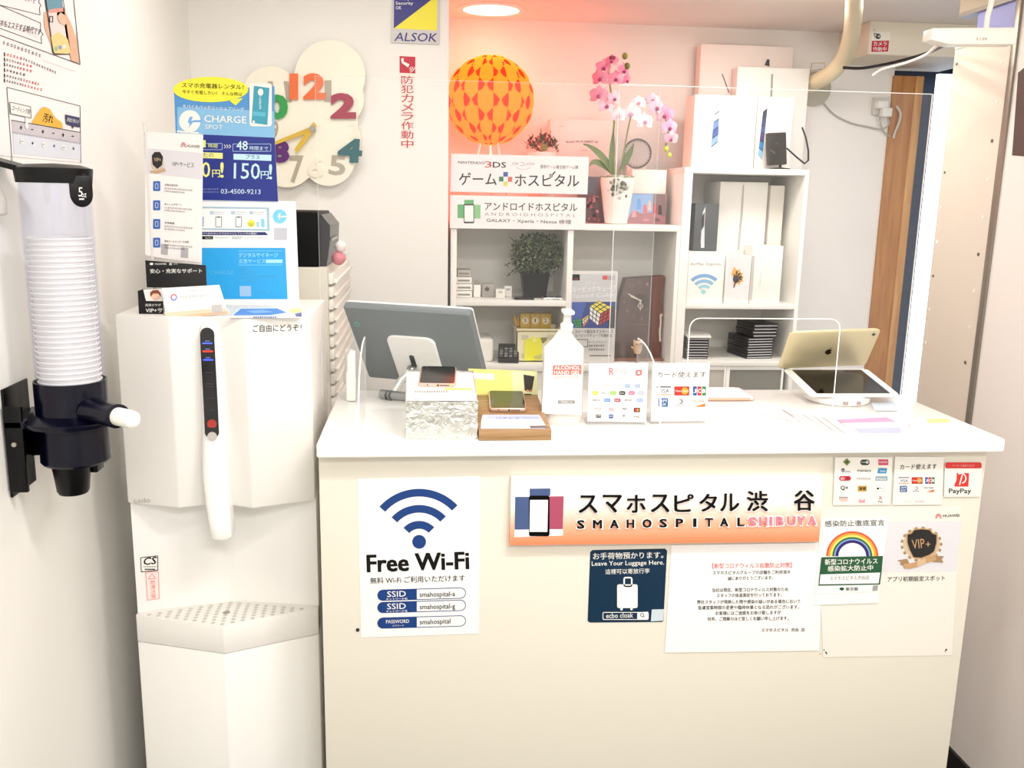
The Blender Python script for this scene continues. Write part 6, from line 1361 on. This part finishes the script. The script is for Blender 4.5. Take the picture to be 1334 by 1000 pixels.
# on top of the unit
b1 = boxt('tablet_carton', 'large pale carton with rounded corner at the back of the top boxes', 909, 59, 1028, 219, yt+.238, .05, u1, M('#f6e9e2', .45))
s = Sheet((0, yt+.2374, 0), (0, -1, 0)).zoom(740, 0, 5.554); s.line(1115, 535, 1165, 670, 7, M('#4a4444', .4)); s.build('edge_print', parent=b1)
s = Sheet((0, yt+.2374, 0), (0, -1, 0)).zoom(940, 0, 4.545); s.poly([(255, 385), (270, 350), (284, 352), (284, 394)], M('#4a4646', .4)); s.build('corner_print', parent=b1)
b2 = boxt('tablet_carton', 'tall white carton with thin grey device edge print behind the black speaker', 957, 88, 1050, 219, yt+.18, .055, u1, M('#f6f2ec', .4))
s = Sheet((0, yt+.1794, 0), (0, -1, 0)).zoom(940, 0, 4.545); s.poly([(294, 440), (306, 436), (300, 575), (288, 575)], M('#a5a2a0', .35)); s.build('device_print', parent=b2)
def devprint(t, Y, z, pts, cols):
    s = Sheet((0, Y-.0006, 0), (0, -1, 0)).zoom(*z); s.poly(pts, M('#2e3a4a', .3)); n = len(cols)
    for i, c in enumerate(cols):
        a, b = (i+.08)/n, (i+.95)/n; P = [tuple(pts[0][k]+(pts[3][k]-pts[0][k])*v for k in (0, 1)) for v in (a, b)]; Q = [tuple(pts[1][k]+(pts[2][k]-pts[1][k])*v for k in (0, 1)) for v in (a, b)]
        s.poly([P[0], Q[0], Q[1], P[1]], M(c, .3), 2)
    s.build('device_print', parent=t)
b3 = boxt('tablet_carton', 'front white carton with slim blue device print on its left face atop unit', 903, 124, 984, 219, yt+.072, .10, u1, M('#fbf8ee', .4))
devprint(b3, yt+.072, (740, 0, 5.554), [(1065, 770), (1098, 745), (1082, 1080), (1030, 1120)], ['#e6ecf4', '#c8d8f0', '#7a9ad8', '#4a6ab8', '#8fb4e4', '#cfe0f6'])
b4 = boxt('tablet_carton', 'front white carton with device screen print just left of the black speaker', 985, 126, 1031, 219, yt+.076, .10, u1, M('#f8f3ec', .4))
devprint(b4, yt+.076, (940, 0, 4.545), [(246, 660), (272, 640), (240, 945), (216, 915)], ['#2c3852', '#3a4a78', '#4a5a90', '#5a4a80', '#4a9ad8', '#9fd4f4'])
# black speaker with a cable
sp = thing('black_speaker', at(1013, 218, yt+.02), 'small black desktop speaker on a round foot atop the shelf unit', 'speaker'); sp.location.z = u1
SB = M('#2a2522', .45, spec=.3)
g = MB(); a = [at(1001, 173, yt+.02), at(1024.5, 172, yt+.02), at(1025.5, 214, yt+.02), at(1002.5, 215.5, yt+.02)]; g.prism(a, (0, .028, 0), SB, .003); g.build('cabinet', sp)
g = MB(); c = at(1011.5, 186.5, yt+.02); g.cyl(c+Vector((0, .001, 0)), c-Vector((0, .0015, 0)), .009, M('#161210', .4), 24); g.cyl(c, c-Vector((0, .0022, 0)), .004, M('#4a4440', .3), 16); g.build('driver', sp)
s = Sheet((0, yt+.0192, 0), (0, -1, 0)).zoom(940, 0, 4.545); s.specks(288, 885, 320, 9, M('#8a8078', .4), y1=908); s.build('maker_mark', parent=sp)
c = at(1018, 217, yt+.034); g = MB().lathe([(.03, u1), (.03, u1+.003), (.012, u1+.005), (.004, u1+.006), (.004, u1+.016)], SB, (c.x-.004, yt+.034, 0), 28); g.build('foot', sp)
g = MB(); g.tube([at(1025, 193, yt+.04), at(1037, 204, yt+.045), at(1048, 213, yt+.05), at(1053, 209, yt+.06), at(1053, 196, yt+.08), at(1050, 180, yt+.1), at(1045, 166, yt+.12)], .0028, M('#1c1816', .4), 8); g.build('cable', sp)
# middle compartment
k1 = boxt('phone_carton', 'dark grey phone carton with glinting device edge on a white box lid', 904.5, 265, 935.5, 326, yt+.06, .15, m1, M('#55595c', .45))
s = Sheet((0, yt+.0594, 0), (0, -1, 0)).zoom(870, 200, 5)
s.poly([(190, 630), (330, 630), (325, 990), (180, 990)], M('#f6f2ec', .4)) if False else None
s.poly([(228, 380), (246, 345), (240, 440), (238, 612), (216, 615), (214, 570)], M('#d9dce2', .3)); s.poly([(222, 410), (240, 380), (236, 470), (220, 500)], M('#34383c', .3), 2); s.build('device_print', parent=k1)
# it stands on the small router carton: fill below is that carton
r1 = boxt('router_box', 'white carton with pale blue wireless arcs low in the shelf unit middle', 896, 328, 943, 396, yt+.025, .12, m1, M('#fcfaf4', .4))
for ch_ in k1.children:
    if ch_.name.startswith('carton'):
        zz0 = at(920, 327.2, yt+.06).z
        me = ch_.data; lo_z = min(v.co.z for v in me.vertices)+k1.location.z
        for v in me.vertices:
            if v.co.z < .05: v.co.z += zz0-m1
k1.location.z = m1
s = Sheet((0, yt+.0244, 0), (0, -1, 0)).zoom(870, 200, 5)
s.text('AirMac Express', 146, 735, 346, 28, M('#a8a4a0', .5)); 
for r0, r1_, c in ((112, 136, '#7fb0e0'), (76, 98, '#8cc0e4'), (42, 62, '#9cd4e4')): s.arc(237, 912, r0*.95, r1_*.95, 48, 134, M(c, .4))
s.disc(231, 900, 16, M('#a4dce0', .4)); s.build('wireless_print', parent=r1)
k2 = boxt('tablet_carton', 'white tablet carton with thin grey device edge inside the shelf unit', 936, 237, 998, 328, yt+.10, .16, m1, M('#faf7f0', .4))
s = Sheet((0, yt+.0994, 0), (0, -1, 0)).zoom(870, 200, 5); s.poly([(488, 205), (498, 202), (488, 400), (466, 625), (452, 628), (474, 400)], M('#c2beb8', .35)); s.build('device_print', parent=k2)
k3 = boxt('tablet_carton', 'shaded white carton right of the tall one inside the shelf unit', 999, 241.5, 1017, 396, yt+.10, .12, m1, M('#efe9df', .4))
k4 = boxt('phone_carton', 'white carton with orange flower picture low in the shelf unit', 945, 333, 977, 396, yt+.02, .07, m1, M('#fbf8f2', .4))
s = Sheet((0, yt+.0194, 0), (0, -1, 0)).zoom(870, 200, 5)
s.poly([(395, 670), (535, 668), (525, 950), (385, 945)], M('#f6ecec', .4))
for a, L, w in ((100, 80, 20), (70, 70, 18), (40, 58, 18), (10, 52, 16), (-20, 50, 16), (-60, 48, 14), (-110, 50, 12), (130, 50, 12)):
    a = math.radians(a); ca, sa_ = math.cos(a), -math.sin(a); s.poly([(445, 815), (445+ca*L*.6-sa_*w, 815+sa_*L*.6+ca*w), (445+ca*L, 815+sa_*L), (445+ca*L*.6+sa_*w, 815+sa_*L*.6-ca*w)], M('#f2b45a', .4), 2)
s.disc(443, 817, 20, M('#2c2a44', .4), 3, ry=26); s.poly([(425, 870), (440, 830), (446, 840), (432, 876)], M('#5a3a20', .4), 3); s.specks(440, 936, 470, 5, M('#c9c4c0', .4), L=3); s.build('flower_picture', parent=k4)
k5 = boxt('phone_carton', 'slim white carton beside the orange flower carton in the shelf unit', 978.5, 320, 1018, 396, yt+.02, .075, m1, M('#fcf9f2', .4))
s = Sheet((0, yt+.0194, 0), (0, -1, 0)).zoom(870, 200, 5); s.poly([(552, 665), (568, 665), (548, 955), (535, 955)], M('#cfc9c2', .4)); s.line(608, 770, 598, 870, 4, M('#e2dcd4', .4)); s.build('edge_print', parent=k5)
# lower compartment: stacks of flat cases
CS = M('#3a393c', .3, spec=.4); CSE = M('#d2d0d0', .3)
def casestack(n, x0, x1, ytop, ybot, dy, dd, yaw, labels, group, zbase=None):
    Y = yt+dy; a0, a1 = XT(x0, (ytop+ybot)/2, Y), XT(x1, (ytop+ybot)/2, Y); z0 = zbase if zbase is not None else l1; z1 = at((x0+x1)/2, ytop, Y).z; h = (z1-z0)/n
    g = MB(); w = a1-a0
    g.box((-w/2, 0, 0), (w/2, dd, h*.94), CS, .0012); ca = g.build('case', org=(0, 0, 0)); ca.name = 'flat_case'
    e = MB().box((-w/2+.003, -.0006, h*.34), (w/2-.003, .0004, h*.62), CSE).build('edge_strip', org=(0, 0, 0)); e.parent = ca
    e2 = MB().box((w/2-.0004, .004, h*.34), (w/2+.0006, dd-.004, h*.62), M('#77767a', .3)).build('edge_strip', org=(0, 0, 0)); e2.parent = ca
    for i in range(n):
        if i == 0: o = ca
        else:
            o = ca.copy(); C.objects.link(o)
            for q in (e, e2): k = q.copy(); C.objects.link(k); k.parent = o
        o.location = ((a0+a1)/2+random.uniform(-.0015, .0015), Y+random.uniform(-.002, .002), z0+h*i); o.rotation_euler = (0, 0, math.radians(yaw+random.uniform(-1.5, 1.5)))
        tag(o, labels, 'flat case', group)
    return z0+h*n
zt_ = casestack(8, 893.5, 923, 440, 469.5, .03, .10, 0, 'dark flat case in the left stack under a white pad in the shelf unit', 'flat cases in the left stack')
a0, a1 = XT(895, 436, yt+.03), XT(929, 436, yt+.03)
pad = MB().prism([(a0, yt+.02, zt_+.0004), (a1-.008, yt+.02, zt_+.0004), (a1, yt+.06, zt_+.004), (a1-.008, yt+.11, zt_+.008), (a0, yt+.11, zt_+.008)], (0, 0, .006), M('#f6f3ee', .5), .002); tag(pad.build('white_pad'), 'white padded pouch lying on the left stack of flat cases', 'pad')
zr_ = casestack(8, 972, 1008, 440, 469.5, .04, .13, 8, 'dark flat case in the lower right stack in the shelf unit', 'flat cases in the right stack')
casestack(4, 980.5, 1014, 422, 439.5, .045, .12, 6, 'dark flat case in the upper block on top of the right stack', 'flat cases on the right stack', zbase=zr_+.0004)

# ================================================================ pipe, plate, cables, sticker and outlet at the right rear
yR0 = 2.76
dp = thing('duct_pipe', at(1065, 118, 2.95), 'cream flexible duct pipe curving from the ceiling down to a wall collar', 'duct pipe')
PC = M('#f1e4c0', .5)
yq_ = 2.72
ctr = [at(1113, -40, 2.02), at(1113, -10, 2.25), at(1112, 20, 2.47), at(1108, 50, 2.64), at(1099, 76, yq_+.03), at(1083, 95, yq_+.09), at(1064, 106, yq_+.17), at(1056, 110, yq_+.24)]
def crom(P, n=8):
    out = []
    for i in range(len(P)-1):
        p0, p1, p2, p3 = P[max(i-1, 0)], P[i], P[i+1], P[min(i+2, len(P)-1)]
        for k in range(n): t = k/n; out.append(.5*((2*p1)+(p2-p0)*t+(2*p0-5*p1+4*p2-p3)*t*t+(3*p1-p0-3*p2+p3)*t**3))
    return out+[P[-1]]
cc = crom(ctr); rp_ = at(1120, 40, yq_).x-at(1100, 40, yq_).x
cc = [p for p in cc if p.z < ZC-.002]
rr0 = rp_*.52
cc = [Vector((cc[0].x, cc[0].y, ZC-.001))]+cc
g = MB(); g.tube(cc, rp_*.52, PC, 22, [rp_*.52*(p.y/yq_ if p.y < yq_ else 1)*(1+(.006 if i % 2 else 0)) for i, p in enumerate(cc)]); g.build('pipe', dp)
cp0 = at(1060, 116, YW2); g = MB(); g.lathe([(.001, .0), (.052, .0), (.054, .004), (.054, .01), (.04, .016), (.001, .016)], M('#b9b19c', .45), (cp0.x, YW2-.0005, cp0.z), 40, Matrix.Rotation(PI/2, 3, 'X')); g.build('wall_collar', dp)
g = MB(); a_ = [at(1054, 100, 2.97), at(1058, 82, 2.96), at(1074, 82, 2.96), at(1076, 92, 2.96)]; g.tube(a_, .002, M('#d9cfb8', .4), 6); g.tube([at(1056, 92, 2.95), at(1074, 90, 2.95)], .0016, M('#b9b09c', .4), 6); g.build('wire_clip', dp)
# cables
cb_ = thing('black_cable', at(1150, 82, 2.7), 'black cable hanging across under the boxed beam to the wireless unit', 'cable')
g = MB(); g.tube(crom([at(1098, 88, 2.7), at(1125, 88.5, 2.68), at(1165, 81, 2.66), at(1205, 70, 2.5), at(1230, 59, 2.1), at(1247, 55, 1.754)]), .0042, M('#1a1512', .4), 8); g.build('cable', cb_)
cw_ = thing('white_cable', at(1180, 82, 2.62), 'white cable drooping below the black one at the boxed beam', 'cable')
g = MB(); g.tube(crom([at(1137, 98, 2.60), at(1150, 90, 2.57), at(1180, 82, 2.45), at(1205, 72, 2.25), at(1219, 61, 1.95), at(1229, 55, 1.754)]), .0036, M('#f4f1ea', .4), 8); g.build('cable', cw_)
# camera sticker on the beam
s = Sheet((0, 2.7895, 0), (0, -1, 0)).zoom(1120, 0, 4.547)
s.base([(72, 190), (180, 188), (172, 312), (64, 316)], M('#f4efe2', .5), t=.0005); s.poly([(72, 242), (174, 240), (168, 306), (68, 308)], M('#c8283e', .5)); s.text('カメラ', 82, 271, 160, 24, WHITE, bold=.03, L=2); s.text('作動中', 80, 302, 158, 24, WHITE, bold=.02, L=2)
s.disc(110, 215, 14, M('#2c2826', .5), 2, ry=16); s.disc(113, 215, 7, M('#c8c4bc', .5), 3); s.path([(84, 198), (100, 200), (120, 206)], 4, M('#2c2826', .5), 2); s.path([(84, 198), (92, 222), (108, 230)], 4, M('#2c2826', .5), 2); s.line(86, 172, 88, 180, 4, M('#2c2826', .5)) 
s.build('camera_sticker', 'white sticker with camera picture and red band on the boxed beam', 'sticker')
# wall outlet with plugs
ot = thing('wall_outlet', at(1148, 140, YW2-.01), 'white wall outlet with two plugs and grey cables beside wooden door frame', 'outlet')
pxbox(1138, 127, 1160, 150, YW2-.012, .0115, M('#d8d4cc', .4), bev=.002).build('plate', ot)
for x0, y0, x1, y1 in ((1144, 131, 1158, 141), (1150, 140, 1163, 152)): pxbox(x0, y0, x1, y1, YW2-.04, .027, M('#f2efe8', .4), bev=.004).build('plug', ot)
g = MB(); CG = M('#b5afa6', .4)
g.tube(crom([at(1156, 152, YW2-.03), at(1158, 162, YW2-.02), at(1148, 168, YW2-.012), at(1130, 165, YW2-.008), at(1108, 160, YW2-.006), at(1088, 150, YW2-.006), at(1076, 138, YW2-.006), at(1068, 126, YW2-.012)]), .0026, CG, 8)
g.tube(crom([at(1150, 142, YW2-.02), at(1146, 156, YW2-.012), at(1152, 172, YW2-.008), at(1160, 178, YW2-.008)]), .0024, CG, 8)
g.build('cable', ot)
hk_ = thing('hanging_plug', at(1166, 165, 2.86), 'grey white plug and cable coil hanging on the wooden door frame edge', 'plug')
g = MB(); g.tube(crom([at(1168, 138, 2.983), at(1173, 148, 2.983), at(1171, 160, 2.983), at(1166, 172, 2.985), at(1164, 180, 2.986)]), .004, M('#d2ccc4', .4), 8); g.build('cable', hk_)
# wireless unit below the ceiling at the right
yw_ = 1.72
wu = thing('wireless_unit', at(1270, 46, yw_), 'white slab shaped wireless unit with a cable at the upper right', 'wireless unit')
o = [at(1215, 36, yw_), at(1325, 35, yw_), at(1325, 58, yw_), at(1238, 58, yw_), at(1213, 52, yw_)]
xm_ = XR-.002
for p in o: p.x = min(p.x, xm_)
g = MB().prism(o, (0, .035, 0), M('#fbf8ee', .35), .004); g.build('shell', wu)
s = Sheet((0, yw_-.0008, 0), (0, -1, 0)).zoom(1120, 0, 4.547); s.specks(690, 222, 760, 16, M('#e2dccb', .4)); s.build('maker_mark', parent=wu)
g = MB(); g.tube(crom([at(1285, 36, yw_+.02)+Vector((0, 0, -.004)), at(1287, 20, yw_+.02), at(1292, 0, yw_+.02), at(1293, -40, yw_+.02), at(1293, -70, yw_+.02)]), .005, M('#f6f2e8', .4), 8); g.build('cable', wu)
# dark poster on the right wall
def onx(x, y): d = ray(x, y); return EYE + d*(XR/d.x)
s = Sheet((XR-.001, 0, 0), (-1, 0, 0)).zoom(1120, 0, 4.547)
s.base([(938, 430), (1100, 300), (1100, 935), (902, 920)], M('#5a4641', .5), t=.0008); s.build('dark_poster', 'dark brown poster at the picture edge on the right wall', 'poster')
# recessed downlight over the ball lamp
dc0 = Vector(onz(640, 12, ZC)); dlt = thing('downlight', dc0, 'round glowing recessed downlight in the ceiling above the ball lamp', 'downlight')
MB().lathe([(.10, ZC-.004), (.102, ZC-.0005), (.085, ZC-.0005), (.083, ZC-.004), (.10, ZC-.004)], M('#f8f0ea', .4), (dc0.x, dc0.y, 0), 40, caps=False).build('rim', dlt)
MB().cyl((dc0.x, dc0.y, ZC-.0015), (dc0.x, dc0.y, ZC-.001), .084, GLOW('#ffeee2', 1.3), 40).build('lens', dlt)
sl = bpy.data.lights.new('downlight_beam', 'SPOT'); sl.energy = 7.5; sl.color = (1, .15, .10); sl.spot_size = math.radians(172); sl.spot_blend = 1; sl.shadow_soft_size = .08
so = bpy.data.objects.new('downlight_beam', sl); C.objects.link(so); so.parent = dlt; so.location = (0, 0, -.02)
